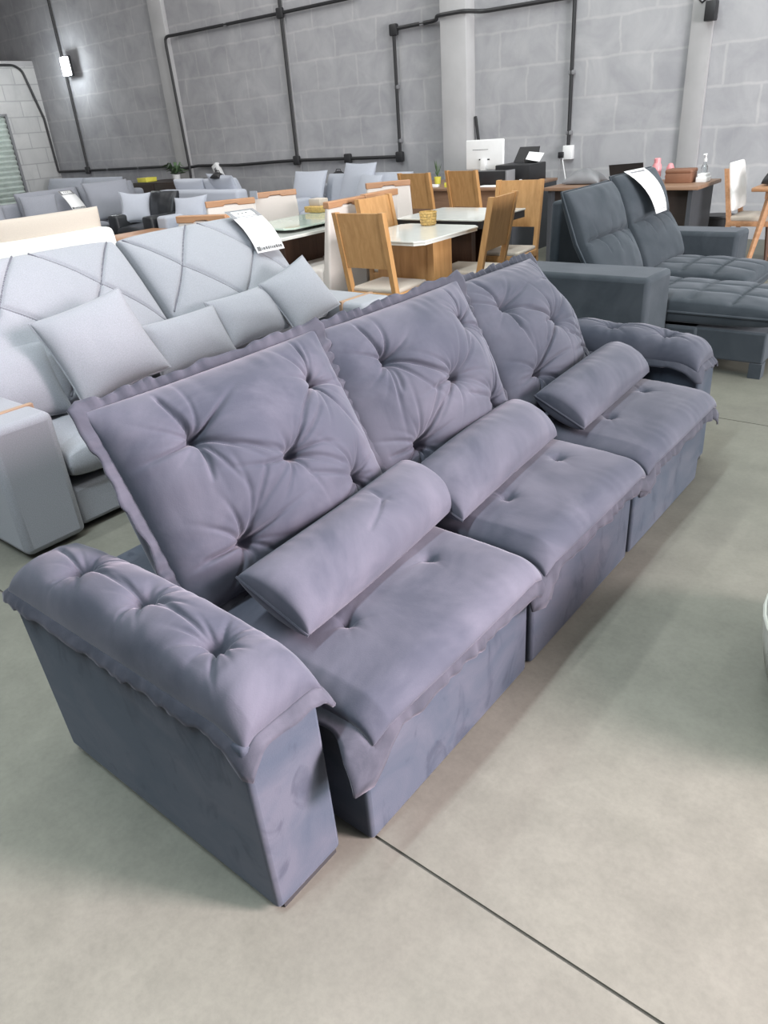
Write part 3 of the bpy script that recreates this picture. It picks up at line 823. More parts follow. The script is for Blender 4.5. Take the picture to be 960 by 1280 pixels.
# ------------------------------------------------------------------ sofas along the back, far left
def small_sofa(label, loc, rz, L, depth, mat, nb, back_h, name='far_sofa', group=None, base_mat=None, arms=True):
    """faces +Y of its own frame, back at y = 0"""
    t = thing(name, label, 'sofa', loc, rz, group)
    bmat = base_mat or mat
    MB().box((-L / 2 + .02, .03, .06), (L / 2 - .02, depth - .02, .30), .03).build('seat_base', bmat, t)
    MB().box((-L / 2, 0, .06), (L / 2, .22, back_h - .1), .05, 3).build('back_frame', bmat, t)
    aw = .22
    if arms:
        for s in (-1, 1):
            x = s * (L / 2 - aw / 2); MB().box((x - aw / 2, .02, .05), (x + aw / 2, depth, .58), .04, 3).build('arm', bmat, t)
    inner = L - 2 * aw if arms else L
    for k in range(nb):
        w = inner / nb; x = -inner / 2 + w * (k + .5)
        df = frame((x, .6, .37), (1, 0, 0), (0, 1, 0), (0, 0, 1))
        pillow('seat_cushion', w - .01, depth - .25, .09, .07, 24, 24, df, mat, t, ex=.2, pin=0, seed=k)
        df = frame((x, .28, back_h - .24), (-1, 0, 0), (0, -.3, 1), (0, 1, .3))
        pillow('back_cushion', w - .005, .55, .14, .08, 40, 36, df, mat, t, ex=.3, pin=.02, seed=k + 5)
    return t
for l in ((-.05, 0),): pass
s1 = small_sofa('mid grey sofa with a hanging white tag in the far left row', (-11.95, 6.75, 0), -PI / 2, 2.5, .98, M_LINB, 2, .88)
s2 = small_sofa('mid grey sofa cut off by the left edge, nearest of the far left row', (-11.6, 4.0, 0), -PI / 2, 2.4, .98, M_LINB, 2, .80)
s3 = small_sofa('grey sofa pushed against the back wall below the corner conduit', (-15.3, 9.25, 0), PI, 3.2, .95, M_LINC, 2, .85)
s4 = small_sofa('long pale grey sofa standing crosswise with its plain back seen, behind the black leather armchair', (-9.35, 7.2, 0), 0.0, 1.85, .95, M_LINC, 2, .90, arms=True)
s5 = small_sofa('pale blue-grey sofa at the back wall behind the beige chairs', (-7.35, 9.0, 0), PI, 2.0, .95, M_LINC, 2, .82)
s6 = small_sofa('black leather armchair between the grey sofas at the back left', (-9.55, 7.05, 0), PI, 1.05, .9, M_BLEATH, 1, .80, name='leather_armchair'); s6['category'] = 'armchair'
s7 = small_sofa('small pale grey armchair beside the black leather armchair, holding a pale pillow', (-8.5, 7.05, 0), PI, .95, .85, M_LINC, 1, .66, name='pale_armchair'); s7['category'] = 'armchair'
loose('throw_pillow', 'large mid grey square pillow at the right end of the tagged far grey sofa', 'pillow', (-11.15, 6.95, .70), .72, .60, .22, (.25, 1, .0), (-.5, 0, 1), M_LINB, 'pillows on the far grey sofas', 12, False, 30, 30)
loose('throw_pillow', 'darker grey pillow turned to show its edge on the tagged far sofa', 'pillow', (-11.1, 5.75, .66), .5, .5, .18, (.5, 1, .0), (-.6, -.3, 1), M_LINB, 'pillows on the far grey sofas', 13, False, 30, 30)
loose('throw_pillow', 'small grey pillow with pointed corners in the black leather chair', 'pillow', (-9.86, 6.52, .64), .44, .46, .17, (.6, .8, -.1), (-.4, .3, 1), M_LINC, 'pillows on the far grey sofas', 14, True, 30, 30, pin=.14)
loose('throw_pillow', 'grey pillow leaning on the sofa cut off by the left edge', 'pillow', (-11.0, 4.9, .64), .5, .45, .18, (.2, 1, 0), (-.6, 0, 1), M_LINB, 'pillows on the far grey sofas', 15, True, 30, 30)
loose('throw_pillow', 'pale grey pillow with pointed corners on the small pale armchair by the black one', 'pillow', (-8.75, 6.62, .60), .50, .40, .17, (.9, .4, .05), (-.2, .5, 1), M_LINC, 'pillows on the far grey sofas', 16, True, 30, 30, pin=.12)
PB = 'pale pillows on the sofas at the back wall'
loose('throw_pillow', 'tall pale blue-grey pillow, farthest right on the back-wall sofa behind the beige chairs', 'pillow', (-7.35, 8.5, .72), .62, .60, .2, (-1, .1, 0), (0, .4, 1), M_LINC, PB, 17, True, 30, 30)
loose('throw_pillow', 'smaller pale blue-grey pillow propped in front of the tall back-wall pillow', 'pillow', (-6.95, 8.25, .66), .48, .46, .18, (-1, .25, 0), (0, .5, 1), M_LINC, PB, 18, True, 30, 30)
loose('throw_pillow', 'pale pillow on the crosswise sofa with a small black bag beside it', 'pillow', (-8.9, 7.42, .80), .62, .42, .18, (-1, .1, .05), (0, -.5, 1), M_LINC, PB, 19, True, 30, 30)
loose('throw_pillow', 'pale pillow between the black bags behind the beige chair rails', 'pillow', (-8.25, 8.45, .72), .6, .44, .18, (-1, -.1, 0), (0, .5, 1), M_LINC, PB, 20, True, 30, 30)
for lab, c in (('small black bag lying on the pale crosswise sofa', (-8.95, 7.35, .93)), ('small black bag on the back-wall sofa, above the beige chair with the blue tag', (-8.0, 8.85, .80))):
    o = thing('black_bag', lab, 'bag', group='small black bags on the pale sofas'); anchor(o, (c[0], c[1], c[2]))
    pillow('pouch', .20, .14, .07, .02, 24, 20, frame((c[0], c[1], c[2] + .02), (1, 0, 0), (0, 1, 0), (0, 0, 1)), M_BLACK, o, ex=.45, pin=.08)
    MB().tube([(c[0] - .07, c[1], c[2] + .05), (c[0] - .03, c[1], c[2] + .11), (c[0] + .04, c[1], c[2] + .11), (c[0] + .07, c[1], c[2] + .05)], .006, 6).build('strap', M_BLACK, o)
price_tag('white price tag with dark header hanging on the far left grey sofa', ((-11.36, 6.22, .90), (-11.36, 6.44, .90)), ((-11.12, 6.26, .64), (-11.12, 6.49, .64)), (.02, 0, .01))
cabn = thing('sideboard', 'dark brown sideboard behind the far grey sofas, under a yellow box', 'cabinet'); anchor(cabn, (-12.3, 8.95, 0))
MB().box((-12.95, 8.6, .08), (-11.6, 9.35, .80), .01).build('carcass', M_DBROWN, cabn)
for k in range(2):
    d_ = MB().box((-12.93 + k * .67, 8.578, .12), (-12.29 + k * .67, 8.6, .77), .004).build('door', M_DBROWN, cabn)
    MB().box((-12.33 + k * .09, 8.56, .4), (-12.315 + k * .09, 8.578, .55)).build('handle', M_GREYB, d_)
for sx in (-12.9, -11.7):
    for sy in (8.65, 9.25): MB().box((sx, sy, 0), (sx + .06, sy + .06, .08)).build('foot', M_DBROWN, cabn)
yb = thing('yellow_box', 'flat yellow box on the dark brown sideboard', 'box'); anchor(yb, (-12.75, 8.8, .8))
MB().box((-12.9, 8.68, .8005), (-12.62, 8.92, .86), .006).build('carton', M_YEL, yb)
MB().box((-12.9, 8.676, .855), (-12.62, 8.925, .872), .004).build('lid', M_YEL, yb)
pl = thing('potted_plant', 'low green plant in a clear pot on the dark brown sideboard', 'plant'); anchor(pl, (-12.05, 8.95, .8))
MB().lathe([(.06, 0), (.075, .1), (.07, .1), (.055, .01)], (-12.05, 8.95, .8005), 16).build('pot', M_WHITEP, pl)
lf = MB(); rr = random.Random(7)
for k in range(46):
    a = rr.uniform(0, 6.28); L = rr.uniform(.12, .34); h = rr.uniform(.02, .2); wv = .025
    p0 = Vector((-12.05, 8.95, .9)); p1 = p0 + Vector((math.cos(a) * L * .55, math.sin(a) * L * .45, h)); p2 = p0 + Vector((math.cos(a) * L, math.sin(a) * L * .7, h * .7))
    n_ = Vector((-math.sin(a), math.cos(a), .3)) * wv
    lf.add([p0, p1 + n_, p2, p1 - n_], [[0, 1, 2, 3]])
lf.build('foliage', M_GREEN, pl)
ct = thing('coffee_table', 'low tan wooden coffee table in front of the black leather armchair', 'table'); anchor(ct, (-8.65, 5.85, 0))
MB().box((-8.95, 5.2, .40), (-8.35, 6.12, .45), .01).build('table_top', M_TAN, ct)
for sx in (-8.92, -8.43):
    for sy in (5.23, 6.04): MB().box((sx, sy, 0), (sx + .05, sy + .05, .40)).build('leg', M_TAN, ct)
wb = thing('wooden_bench', 'tan wooden bench end at the left edge before the far grey sofa', 'bench'); anchor(wb, (-10.2, 4.6, 0))
MB().box((-10.35, 3.9, .40), (-9.95, 4.85, .45), .01).build('seat', M_TAN, wb)
for sy in (3.95, 4.75): MB().box((-10.33, sy, 0), (-9.97, sy + .05, .40)).build('leg', M_TAN, wb)

# ------------------------------------------------------------------ desks at the back wall
dk = thing('desk', 'brown-topped desk with black side panel under the white monitor', 'desk'); anchor(dk, (-5.3, 8.2, 0))
MB().box((-6.2, 7.66, .72), (-4.38, 8.75, .75), .004).build('desk_top', M_MIDW, dk)
MB().box((-4.42, 7.68, 0), (-4.385, 8.73, .72)).build('side_panel', M_DKPANEL, dk)
MB().box((-6.18, 7.68, 0), (-6.14, 8.73, .72)).build('side_panel', M_DKPANEL, dk)
MB().box((-6.14, 7.74, .18), (-4.42, 7.77, .72)).build('front_panel', M_MIDW, dk)
mo = thing('monitor', 'white flat monitor with its back turned, on the brown desk by the pillar', 'monitor'); anchor(mo, (-5.38, 8.45, .75))
MB().box((-5.48, 8.44, .88), (-4.95, 8.475, 1.21), .012, 3).build('screen_shell', M_WHITEP, mo)
MB().box((-5.25, 8.40, .78), (-5.18, 8.44, 1.0), .006).build('stand', M_WHITEP, mo)
MB().box((-5.32, 8.33, .7505), (-5.11, 8.50, .775), .006).build('stand_foot', M_WHITEP, mo)
MB().box((-5.29, 8.436, .985), (-5.26, 8.441, 1.0)).box((-5.17, 8.436, .985), (-5.14, 8.441, 1.0)).box((-5.38, 8.437, 1.10), (-5.16, 8.4405, 1.104)).build('port', M_BLACK, mo)
pr = thing('printer', 'black printer with a white sheet in its raised tray, on the brown desk', 'printer'); anchor(pr, (-4.72, 8.4, .75))
MB().box((-4.92, 8.2, .7505), (-4.46, 8.6, .94), .012).build('body', M_BLACK, pr)
MB().add([(-4.88, 8.55, .93), (-4.56, 8.55, .93), (-4.60, 8.68, 1.10), (-4.86, 8.68, 1.10), (-4.88, 8.57, .93), (-4.56, 8.57, .93), (-4.60, 8.70, 1.10), (-4.86, 8.70, 1.10)],
         [[0, 1, 2, 3], [7, 6, 5, 4], [0, 4, 5, 1], [1, 5, 6, 2], [2, 6, 7, 3], [3, 7, 4, 0]]).build('paper_tray', M_BLACK, pr)
MB().add([(-4.72, 8.54, .945), (-4.52, 8.54, .945), (-4.50, 8.62, 1.03), (-4.70, 8.62, 1.05), (-4.66, 8.42, .985), (-4.50, 8.40, .96)], [[0, 1, 2, 3], [0, 4, 5, 1]]).build('paper_sheet', M_PAPER, pr)
bx = thing('file_box', 'black file box with grey edge, standing in front of the printer', 'box'); anchor(bx, (-4.8, 7.98, .75))
MB().box((-5.02, 7.9, .7505), (-4.60, 8.06, .90), .006).build('body', M_BLACK, bx)
MB().box((-4.60, 7.89, .7505), (-4.575, 8.07, .905), .003).build('edge_plate', M_GREYB, bx)
for i, (x, y, w, d_, h, m, lab, nm_, c_) in enumerate([
        (-5.72, 7.82, .10, .07, .035, M_PINK, 'small pink packet on the left of the brown desk', 'packet', 'packet'),
        (-5.52, 7.8, .12, .06, .03, M_WHITEP, 'small white packet beside the pink one on the brown desk', 'packet', 'packet'),
        (-5.30, 7.8, .10, .08, .05, M_YEL, 'yellow-green packet on the brown desk between two chair backs', 'packet', 'packet'),
        (-4.98, 7.76, .16, .07, .028, M_RED, 'red card box at the front edge of the brown desk', 'card_box', 'box'),
        (-4.72, 7.78, .26, .12, .012, M_PAPER, 'stack of white papers in front of the black file box', 'paper_stack', 'paper'),
        (-5.12, 7.82, .2, .16, .010, M_PAPER, 'loose white papers below the monitor on the brown desk', 'paper_stack', 'paper')]):
    o = thing(nm_, lab, c_); anchor(o, (x, y, .75))
    MB().box((x - w / 2, y - d_ / 2, .7505), (x + w / 2, y + d_ / 2, .7505 + h), .003).build('pack', m, o)
pt = thing('desk_plant', 'small green sprig in a pot beside the monitor on the brown desk', 'plant'); anchor(pt, (-5.75, 8.2, .75))
MB().lathe([(.035, 0), (.045, .08), (.04, .08), (.03, .01)], (-5.75, 8.2, .7505), 14).build('pot', M_YEL, pt)
lf = MB()
for k in range(14):
    a = k * 2.4; L = .03 + .05 * rr.random(); h = .06 + .14 * rr.random()
    p0 = Vector((-5.75, 8.2, .83)); p1 = p0 + Vector((math.cos(a) * L * .6, math.sin(a) * L * .6, h * .6)); p2 = p0 + Vector((math.cos(a) * L, math.sin(a) * L, h)); n_ = Vector((-math.sin(a), math.cos(a), 0)) * .008
    lf.add([p0, p1 + n_, p2, p1 - n_], [[0, 1, 2, 3]])
lf.build('foliage', M_GREEN, pt)

d2 = thing('desk', 'brown-topped desk with dark panels behind the dark grey chaise sofa', 'desk'); anchor(d2, (-3.1, 7.95, 0))
MB().box((-3.95, 7.58, .72), (-2.36, 8.28, .755), .006).build('desk_top', M_MIDW, d2)
MB().box((-2.46, 7.62, 0), (-2.42, 8.24, .72)).build('side_panel', M_DKPANEL, d2)
MB().box((-3.92, 7.62, 0), (-3.88, 8.24, .72)).build('side_panel', M_DKPANEL, d2)
MB().box((-3.88, 7.70, .10), (-2.46, 7.73, .72)).build('front_panel', M_DBROWN, d2)
b = thing('wooden_box', 'brown box with rounded lid on the desk behind the dark grey sofa', 'box'); anchor(b, (-2.66, 7.95, .755))
MB().box((-2.78, 7.86, .7555), (-2.53, 8.04, .845), .006).build('body', M_BRBOX, b)
MB().box((-2.785, 7.855, .84), (-2.525, 8.045, .88), .015, 3).build('lid', M_BRBOX, b)
b = thing('clear_bottle', 'clear pump bottle at the back of the desk beside the brown box', 'bottle'); anchor(b, (-2.50, 8.15, .755))
MB().lathe([(.028, 0), (.032, .02), (.032, .12), (.014, .15), (.014, .17)], (-2.50, 8.15, .7555), 16).build('body', M_CLEAR, b)
MB().lathe([(.016, .165), (.016, .19), (.008, .195), (.008, .23)], (-2.50, 8.15, .7555), 12).box((-2.512, 8.10, .98), (-2.488, 8.16, .993), .003).build('pump_head', M_WHITEP, b)
b = thing('pink_bottle', 'tall pink bottle on the desk behind the dark grey sofa', 'bottle'); anchor(b, (-2.92, 8.0, .755))
MB().lathe([(.04, 0), (.045, .02), (.045, .15), (.03, .18)], (-2.92, 8.0, .7555), 18).build('body', M_PINK, b)
MB().lathe([(.032, .175), (.032, .215), (.025, .22)], (-2.92, 8.0, .7555), 18).build('cap', M_PINK, b)
b = thing('pink_figurine', 'small pink lumpy toy between the tall pink bottle and the brown box', 'toy'); anchor(b, (-2.84, 8.15, .755))
MB().lathe([(.03, 0), (.045, .04), (.035, .09), (.04, .12), (.02, .16), (.005, .165)], (-2.82, 8.1, .7555), 14).build('body', M_PINK, b)
b = thing('stapler', 'black stapler lying before the brown box on the desk', 'stapler'); anchor(b, (-2.86, 7.78, .755))
MB().hexa([(-2.93, 7.76, .7555), (-2.80, 7.80, .7555), (-2.81, 7.84, .7555), (-2.94, 7.80, .7555), (-2.93, 7.765, .775), (-2.80, 7.805, .81), (-2.81, 7.83, .81), (-2.94, 7.79, .775)]).build('arm', M_BLACK, b)
b = thing('paper_pad', 'low white paper pads behind the brown box on the desk', 'paper'); anchor(b, (-2.5, 8.02, .755))
MB().box((-2.50, 7.92, .7555), (-2.40, 8.06, .80), .003).box((-2.49, 7.93, .80), (-2.41, 8.05, .83), .003).build('pad', M_PAPER, b)
b = thing('dark_bag', 'dark grey lumpy bag on the desk, peeking over the left sofa back', 'bag'); anchor(b, (-3.68, 7.95, .755))
pillow('pouch', .42, .26, .14, .005, 40, 30, frame((-3.66, 7.95, .765), (1, 0, 0), (0, 1, 0), (0, 0, 1)), M_GREYB, b, ex=.45, pin=.1, lump=.02)
b = thing('laptop', 'open black laptop whose top edge shows above the sofa back', 'laptop'); anchor(b, (-3.15, 7.95, .755))
MB().box((-3.33, 7.85, .7555), (-2.98, 8.1, .775), .004).build('keyboard_base', M_BLACK, b)
MB().hexa([(-3.33, 7.84, .775), (-2.98, 7.84, .775), (-2.98, 7.852, .775), (-3.33, 7.852, .775), (-3.33, 7.77, .94), (-2.98, 7.77, .955), (-2.98, 7.782, .955), (-3.33, 7.782, .94)]).build('lid', M_BLACK, b)
b = thing('waste_bin', 'small black waste bin on the floor beside the right desk', 'bin'); anchor(b, (-2.55, 8.7, 0))
MB().lathe([(.11, 0), (.15, .33), (.14, .33), (.1, .02)], (-2.5, 8.85, 0), 20).build('body', M_BLACK, b)
MB().lathe([(.15, .315), (.16, .325), (.16, .345), (.14, .345)], (-2.5, 8.85, 0), 20).build('rim', M_BLACK, b)

# white chair and wooden table at the right edge
w = thing('white_back_chair', 'wooden chair with padded white back by the wooden table at the right edge', 'chair', (-2.16, 8.0, 0), -PI / 2 )
for s in (-1, 1):
    mb = MB()
    for (z0, d0), (z1, d1) in (((0, .02), (.43, .03)), ((.43, .03), (.88, -.05))):
        mb.hexa([(s * .19 - .018, d0, z0), (s * .19 + .018, d0, z0), (s * .19 + .018, d0 + .04, z0), (s * .19 - .018, d0 + .04, z0), (s * .19 - .018, d1, z1), (s * .19 + .018, d1, z1), (s * .19 + .018, d1 + .04, z1), (s * .19 - .018, d1 + .04, z1)])
    mb.build('rear_leg', M_TAN, w)
    MB().tube([(s * .18, .40, .42), (s * .20, .44, 0)], [.024, .014], 8).build('front_leg', M_DKW, w)
pillow('padded_back', .40, .42, .045, .03, 40, 40, frame((0, .03, .72), (-1, 0, 0), (0, -.17, 1), (0, 1, .17)), M_WHITE, w, ex=.22, pin=.0)
MB().box((-.21, .03, .38), (.21, .44, .425), .004).build('seat_frame', M_TAN, w)
MB().box((-.20, .05, .42), (.20, .44, .47), .018, 3).build('seat_pad', M_SEAT, w)
w = thing('wooden_table', 'wooden table with splayed legs cut off by the right edge', 'table'); anchor(w, (-1.4, 8.05, 0))
MB().box((-1.90, 7.6, .70), (-.9, 8.5, .735), .008).build('table_top', M_TAN, w)
MB().box((-1.80, 7.7, .63), (-1.0, 8.4, .70)).build('apron', M_TAN, w)
for sx, sy in ((-1, -1), (-1, 1), (1, -1), (1, 1)):
    MB().tube([(-1.4 + sx * .36, 8.05 + sy * .32, .66), (-1.4 + sx * .46, 8.05 + sy * .40, 0)], [.035, .02], 8).build('leg', M_TAN, w)
b = thing('black_bag', 'black bag on the wooden table at the right edge', 'bag'); anchor(b, (-1.72, 7.85, .735))
pillow('pouch', .36, .3, .17, .02, 30, 30, frame((-1.68, 7.88, .756), (1, 0, 0), (0, 1, 0), (0, 0, 1)), M_BLACK, b, ex=.4, pin=.05, lump=.012)
MB().tube([(-1.78, 7.88, .90), (-1.74, 7.88, .99), (-1.62, 7.88, .99), (-1.58, 7.88, .90)], .008, 6).build('strap', M_BLACK, b)

# pale wrapped pouf at the right edge
b = thing('pouf', 'pale grey-green rounded pouf cut off by the right edge of the floor', 'pouf'); anchor(b, (.05, 2.05, 0))
MB().lathe([(.30, 0), (.34, .04), (.36, .14), (.36, .26), (.33, .36), (.25, .42), (.1, .44), (.01, .44)], (.08, 2.02, 0), 40).build('cover', M_WRAP, b)
MB().tube([(.08 + .362 * math.cos(a), 2.02 + .362 * math.sin(a), .2) for a in np.linspace(0, 2 * PI, 41)], .006, 6, False).build('seam', M_WRAP, b)

# ------------------------------------------------------------------ conduits, boxes and lamps on the wall
CY = 9.455
def conduit(label, pts, boxes=(), clips=(), r=.026):
    o = thing('conduit', label, 'conduit', group='black conduits on the block wall'); anchor(o, pts[0])
    out = []
    P = [Vector(p) for p in pts]
    for i, p in enumerate(P):      # rounded bends
        if 0 < i < len(P) - 1:
            a = (P[i - 1] - p); c = (P[i + 1] - p)
            if a.normalized().dot(c.normalized()) > -.9:
                k = min(.12, a.length * .4, c.length * .4)
                for t in (0, .25, .5, .75, 1):
                    q0 = p + a.normalized() * k; q2 = p + c.normalized() * k
                    out.append(q0 * (1 - t) ** 2 + p * 2 * t * (1 - t) + q2 * t * t)
                continue
        out.append(p)
    MB().tube(out, min(r, .024), 8).build('pipe', M_COND, o)
    for x, z in boxes:
        MB().cbox((x, CY - .02, z), (.13, .07, .14), .02).build('junction_box', M_COND, o)
    for x, z in clips:
        MB().cbox((x, CY, z), (.07, .062, .05), .01).build('clip', M_WHITEP if 0 else M_GREYB, o)
    return o
def pp(*a): return [(x, CY - .01 + (0 if y is None else y), z) for x, z, y in [(q + (None,))[:3] for q in a]]
conduit('black conduit running low along the wall from the left corner to the right-angle drop', pp((-16.95, .99), (-14.5, 1.0), (-13.0, 1.01), (-12.72, .985, -.075), (-12.3, .97, -.075), (-12.0, 1.0), (-10.9, .985), (-10.0, 1.01), (-9.4, 1.02), (-7.3, 1.01)),
        boxes=((-9.42, 1.02), (-8.3, 1.015), (-7.28, 1.01)), clips=((-15, 1.0), (-13.9, 1.0)))
o = conduit('black conduit along the top of the pale left wall and down its corner', [(-16.96, 6.5, 3.04), (-16.96, 9.05, 3.04), (-16.96, 9.2, 2.95), (-16.96, 9.42, 2.05), (-16.96, 9.44, 1.0)])
conduit('black conduit dropping past the bright wall lamp', pp((-15.72, 6.1), (-15.75, 1.0)), boxes=((-15.75, 1.0),))
conduit('black conduit dropping on the leftmost pale pilaster', pp((-12.18, .62, -.09), (-12.16, 1.0, -.085), (-12.21, 2.9, -.085)), boxes=())
conduit('black conduit running high from the leftmost pilaster to the right', pp((-12.21, 2.85, -.085), (-12.2, 3.03, -.085), (-12.0, 3.04), (-9.5, 3.035), (-7.9, 3.04), (-7.9, 6.1)), clips=((-10.7, 3.035),))
conduit('black conduit on the narrow grey pilaster between the two long horizontal runs', pp((-9.42, 6.1), (-9.42, 1.02)), boxes=((-9.42, 3.035),))
conduit('black conduit dropping from the grey corner box down to the low run', pp((-7.28, 1.0), (-7.28, 2.56)), boxes=((-7.27, 2.58),), clips=((-7.28, 1.22), (-7.28, 1.9)))
conduit('black conduit running high across the square white pillar', pp((-7.27, 2.59), (-6.55, 2.605), (-6.42, 2.63, -.21), (-5.98, 2.63, -.21), (-5.85, 2.615), (-4.6, 2.61)), clips=((-6.8, 2.60),))
conduit('black conduit dropping to the white outlet box right of the printer', pp((-4.6, 6.1), (-4.6, 1.02)), boxes=(), clips=((-4.6, 1.85), (-4.6, 1.2)))
conduit('short black conduit stub rising behind the white monitor', pp((-5.97, 1.46), (-5.90, 1.0)), boxes=(), r=.02)
b = thing('outlet_box', 'white outlet box with black plugs at the end of the conduit', 'outlet'); anchor(b, (-4.6, 9.44, .98))
MB().box((-4.66, 9.41, .90), (-4.54, 9.5, 1.06), .008).build('box', M_WHITEP, b)
MB().box((-4.71, 9.38, .92), (-4.64, 9.44, .99), .008).build('plug', M_BLACK, b)
for k, pts in enumerate(([(-4.69, 9.41, .93), (-4.66, 9.3, .70), (-4.62, 9.15, .40), (-4.45, 9.0, .12), (-4.40, 8.95, .01)], [(-4.66, 9.41, .92), (-4.56, 9.35, .6), (-4.50, 9.3, .25), (-4.46, 9.25, .01)], [(-4.60, 8.30, .77), (-4.48, 8.0, .79), (-4.37, 7.9, .72), (-4.36, 7.95, .6), (-4.375, 8.1, .45)])):
    o = thing('cable', ['thin grey cable hanging from the outlet box towards the desk', 'thin pale cable hanging straight down under the outlet box', 'white cable looping over the edge of the brown desk top'][k], 'cable'); anchor(o, pts[0])
    q = [Vector(p) for p in pts]; sm = []
    for i in range(len(q) - 1):
        for t in np.linspace(0, 1, 6, endpoint=False):
            p0 = q[max(i - 1, 0)]; p1 = q[i]; p2 = q[i + 1]; p3 = q[min(i + 2, len(q) - 1)]
            sm.append(.5 * ((2 * p1) + (p2 - p0) * t + (2 * p0 - 5 * p1 + 4 * p2 - p3) * t * t + (3 * p1 - p0 - 3 * p2 + p3) * t ** 3))
    sm.append(q[-1])
    MB().tube(sm, .007, 6).build('wire', M_WHITEP if k else M_GREYB, o)
b = thing('wall_socket', 'white socket box hanging loose from the low conduit', 'socket'); anchor(b, (-11.44, 9.42, .93))
MB().box((-.07, -.045, -.13), (.07, .045, .13), .01, 2, Matrix.Translation((-11.42, 9.41, .90)) @ Matrix.Rotation(-.5, 4, 'Y')).build('box', M_WHITEP, b)
MB().box((-.03, -.05, -.06), (.03, -.044, .06), 0, 2, Matrix.Translation((-11.42, 9.41, .90)) @ Matrix.Rotation(-.5, 4, 'Y')).build('socket_plate', M_GREYB, b)
b = thing('wall_speaker', 'small black box with a looped cable high on the wall at the right', 'speaker'); anchor(b, (-3.02, 9.4, 2.28))
MB().box((-3.07, 9.34, 2.18), (-2.96, 9.45, 2.36), .01).build('housing', M_BLACK, b)
MB().lathe([(.035, 0), (.03, .008), (.005, .01)], (0, 0, 0), 16).build('driver', M_GREYB, b).matrix_local = Matrix.Translation((.005, -.06, 0)) @ Matrix.Rotation(PI / 2, 4, 'X')
MB().tube([(-3.02, 9.42, 2.36), (-3.04, 9.44, 2.42), (-3.14, 9.45, 2.36), (-3.2, 9.45, 2.42), (-3.24, 9.46, 2.6), (-3.24, 9.47, 6.1)], .01, 6).build('cable', M_BLACK, b)
b = thing('wall_lamp', 'bright white floodlight shining on the block wall at the upper left', 'lamp'); anchor(b, (-15.4, 9.3, 2.9))
MB().box((-15.58, 9.30, 2.70), (-15.26, 9.36, 3.06), .02).build('housing', M_BLACK, b)
MB().box((-15.56, 9.285, 2.72), (-15.28, 9.302, 3.04), .008).build('light_panel', M_LAMP, b)
MB().tube([(-15.7, 9.44, 3.0), (-15.42, 9.4, 3.0), (-15.42, 9.34, 2.95)], .02, 6).build('bracket', M_COND, b)
b = thing('black_fixture', 'black box fixture on top of the pale left wall, at the left edge', 'box'); anchor(b, (-17.1, 8.8, 3.12))
MB().box((-17.3, 8.45, 3.12), (-17.05, 8.85, 3.55), .02).build('housing', M_BLACK, b)
MB().box((-17.06, 8.5, 3.2), (-17.04, 8.8, 3.45)).build('front_grille', M_GREYB, b)

# ------------------------------------------------------------------ lights: high-bay lamps under the ceiling
def strip(x, y0, y1, z, power, w=.25, col=(1, .985, .97)):
    l = bpy.data.lights.new('ceiling_strip_light', 'AREA'); l.shape = 'RECTANGLE'; l.size = w; l.size_y = y1 - y0; l.energy = power; l.color = col
    o = bpy.data.objects.new('ceiling_strip_light', l); COL.objects.link(o); o.location = (x, (y0 + y1) / 2, z)
    return o
# rows of strip lights that run down the hall
COOL = (.94, 1, .965)
strip(-3.9, .6, 9.0, 5.9, 170, col=COOL)
strip(-1.7, .5, 9.0, 5.9, 110, col=COOL)
strip(1.2, 1.2, 9.0, 5.9, 90, col=COOL)
strip(-1.3, -3.0, .45, 5.9, 370, col=(.80, .93, 1))  # extra bluish fill strip, added to lift the near floor and arm side
strip(-9.0, .0, 8.0, 5.9, 200)
strip(-14.0, .0, 7.0, 5.9, 60)
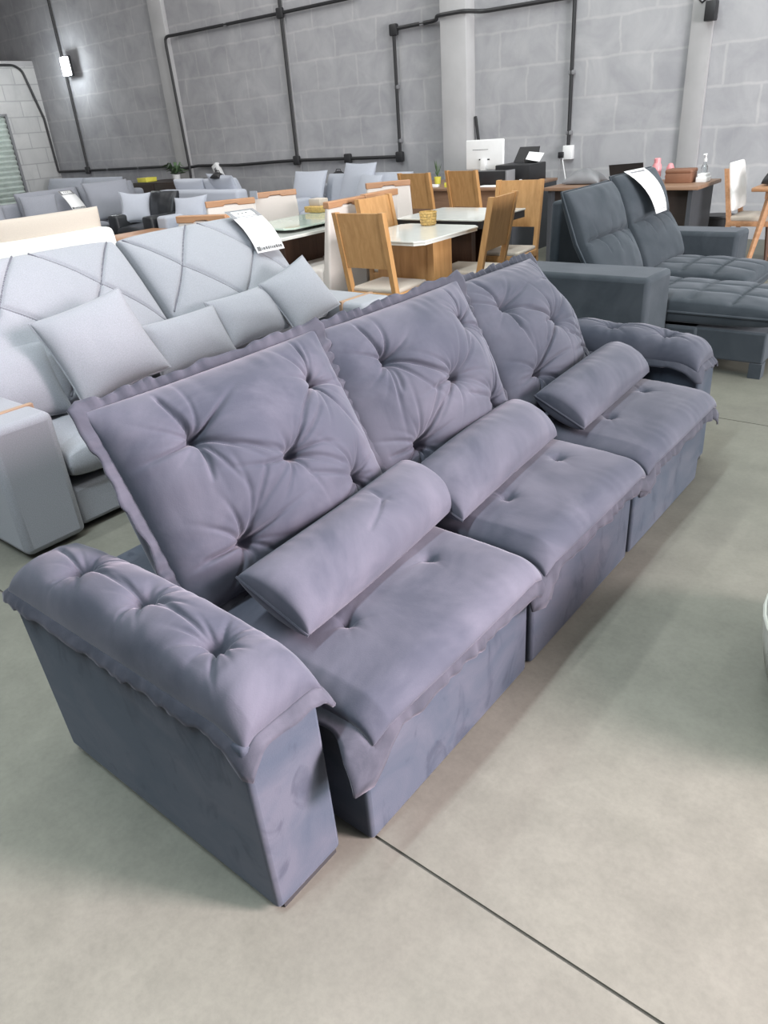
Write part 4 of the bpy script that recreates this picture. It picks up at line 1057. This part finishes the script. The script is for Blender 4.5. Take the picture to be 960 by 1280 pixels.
# added fill light from the unseen right side, brightening the sofa fronts
l = bpy.data.lights.new('right_side_fill', 'AREA'); l.shape = 'RECTANGLE'; l.size = 4.5; l.size_y = 2.6; l.energy = 1050; l.color = (1, .97, .98)
o = bpy.data.objects.new('right_side_fill', l); COL.objects.link(o); o.location = (6.2, 3.6, 1.8); o.rotation_euler = (PI / 2, 0, PI / 2)
l = bpy.data.lights.new('flood_glow', 'POINT'); l.energy = 25; l.shadow_soft_size = .12; l.color = (.9, .97, 1)
o = bpy.data.objects.new('flood_glow', l); COL.objects.link(o); o.location = (-15.42, 9.0, 2.8)

# added narrow pinkish beam that brightens the near end of the velvet sofa
l = bpy.data.lights.new('near_beam_fill', 'AREA'); l.shape = 'RECTANGLE'; l.size = 1.2; l.size_y = 2.0; l.energy = 112; l.color = (1, .80, .87); l.spread = math.radians(48)
o = bpy.data.objects.new('near_beam_fill', l); COL.objects.link(o); o.location = (4.2, 3.2, 2.8)
o.rotation_euler = (Vector((-1.1, .15, .4)) - Vector((4.2, 3.2, 2.8))).to_track_quat('-Z', 'Y').to_euler()

# daylight that comes in through the open sides of the hall
wd = bpy.data.worlds.new('world'); SC.world = wd; wd.use_nodes = True
bg = wd.node_tree.nodes['Background']; bg.inputs[0].default_value = (.68, .84, 1, 1); bg.inputs[1].default_value = .30

# ------------------------------------------------------------------ camera
f, pit, rol, yaw, h = 906.5, .49399, -.079585, -.711877, 1.5
cy, sy = math.cos(yaw), math.sin(yaw)
fw0 = Vector((sy, cy, 0)); r0_ = Vector((cy, -sy, 0)); up0 = Vector((0, 0, 1))
fw = fw0 * math.cos(pit) - up0 * math.sin(pit); up = up0 * math.cos(pit) + fw0 * math.sin(pit)
rt = r0_ * math.cos(rol) + up * math.sin(rol); uu = -r0_ * math.sin(rol) + up * math.cos(rol)
cd = bpy.data.cameras.new('camera'); cam = bpy.data.objects.new('camera', cd); COL.objects.link(cam)
M = Matrix((rt, uu, -fw)).transposed().to_4x4(); M.translation = (0, 0, h)
cam.matrix_world = M
cd.sensor_fit = 'VERTICAL'; cd.sensor_height = 24; cd.lens = f / 1280 * 24; cd.clip_start = .05; cd.clip_end = 100
SC.camera = cam
SC.view_settings.view_transform = 'Standard'; SC.view_settings.look = 'None'
SC.view_settings.exposure = 0.32; SC.view_settings.gamma = 1.0; SC.view_settings.use_curve_mapping = False
SC.cycles.max_bounces = 6
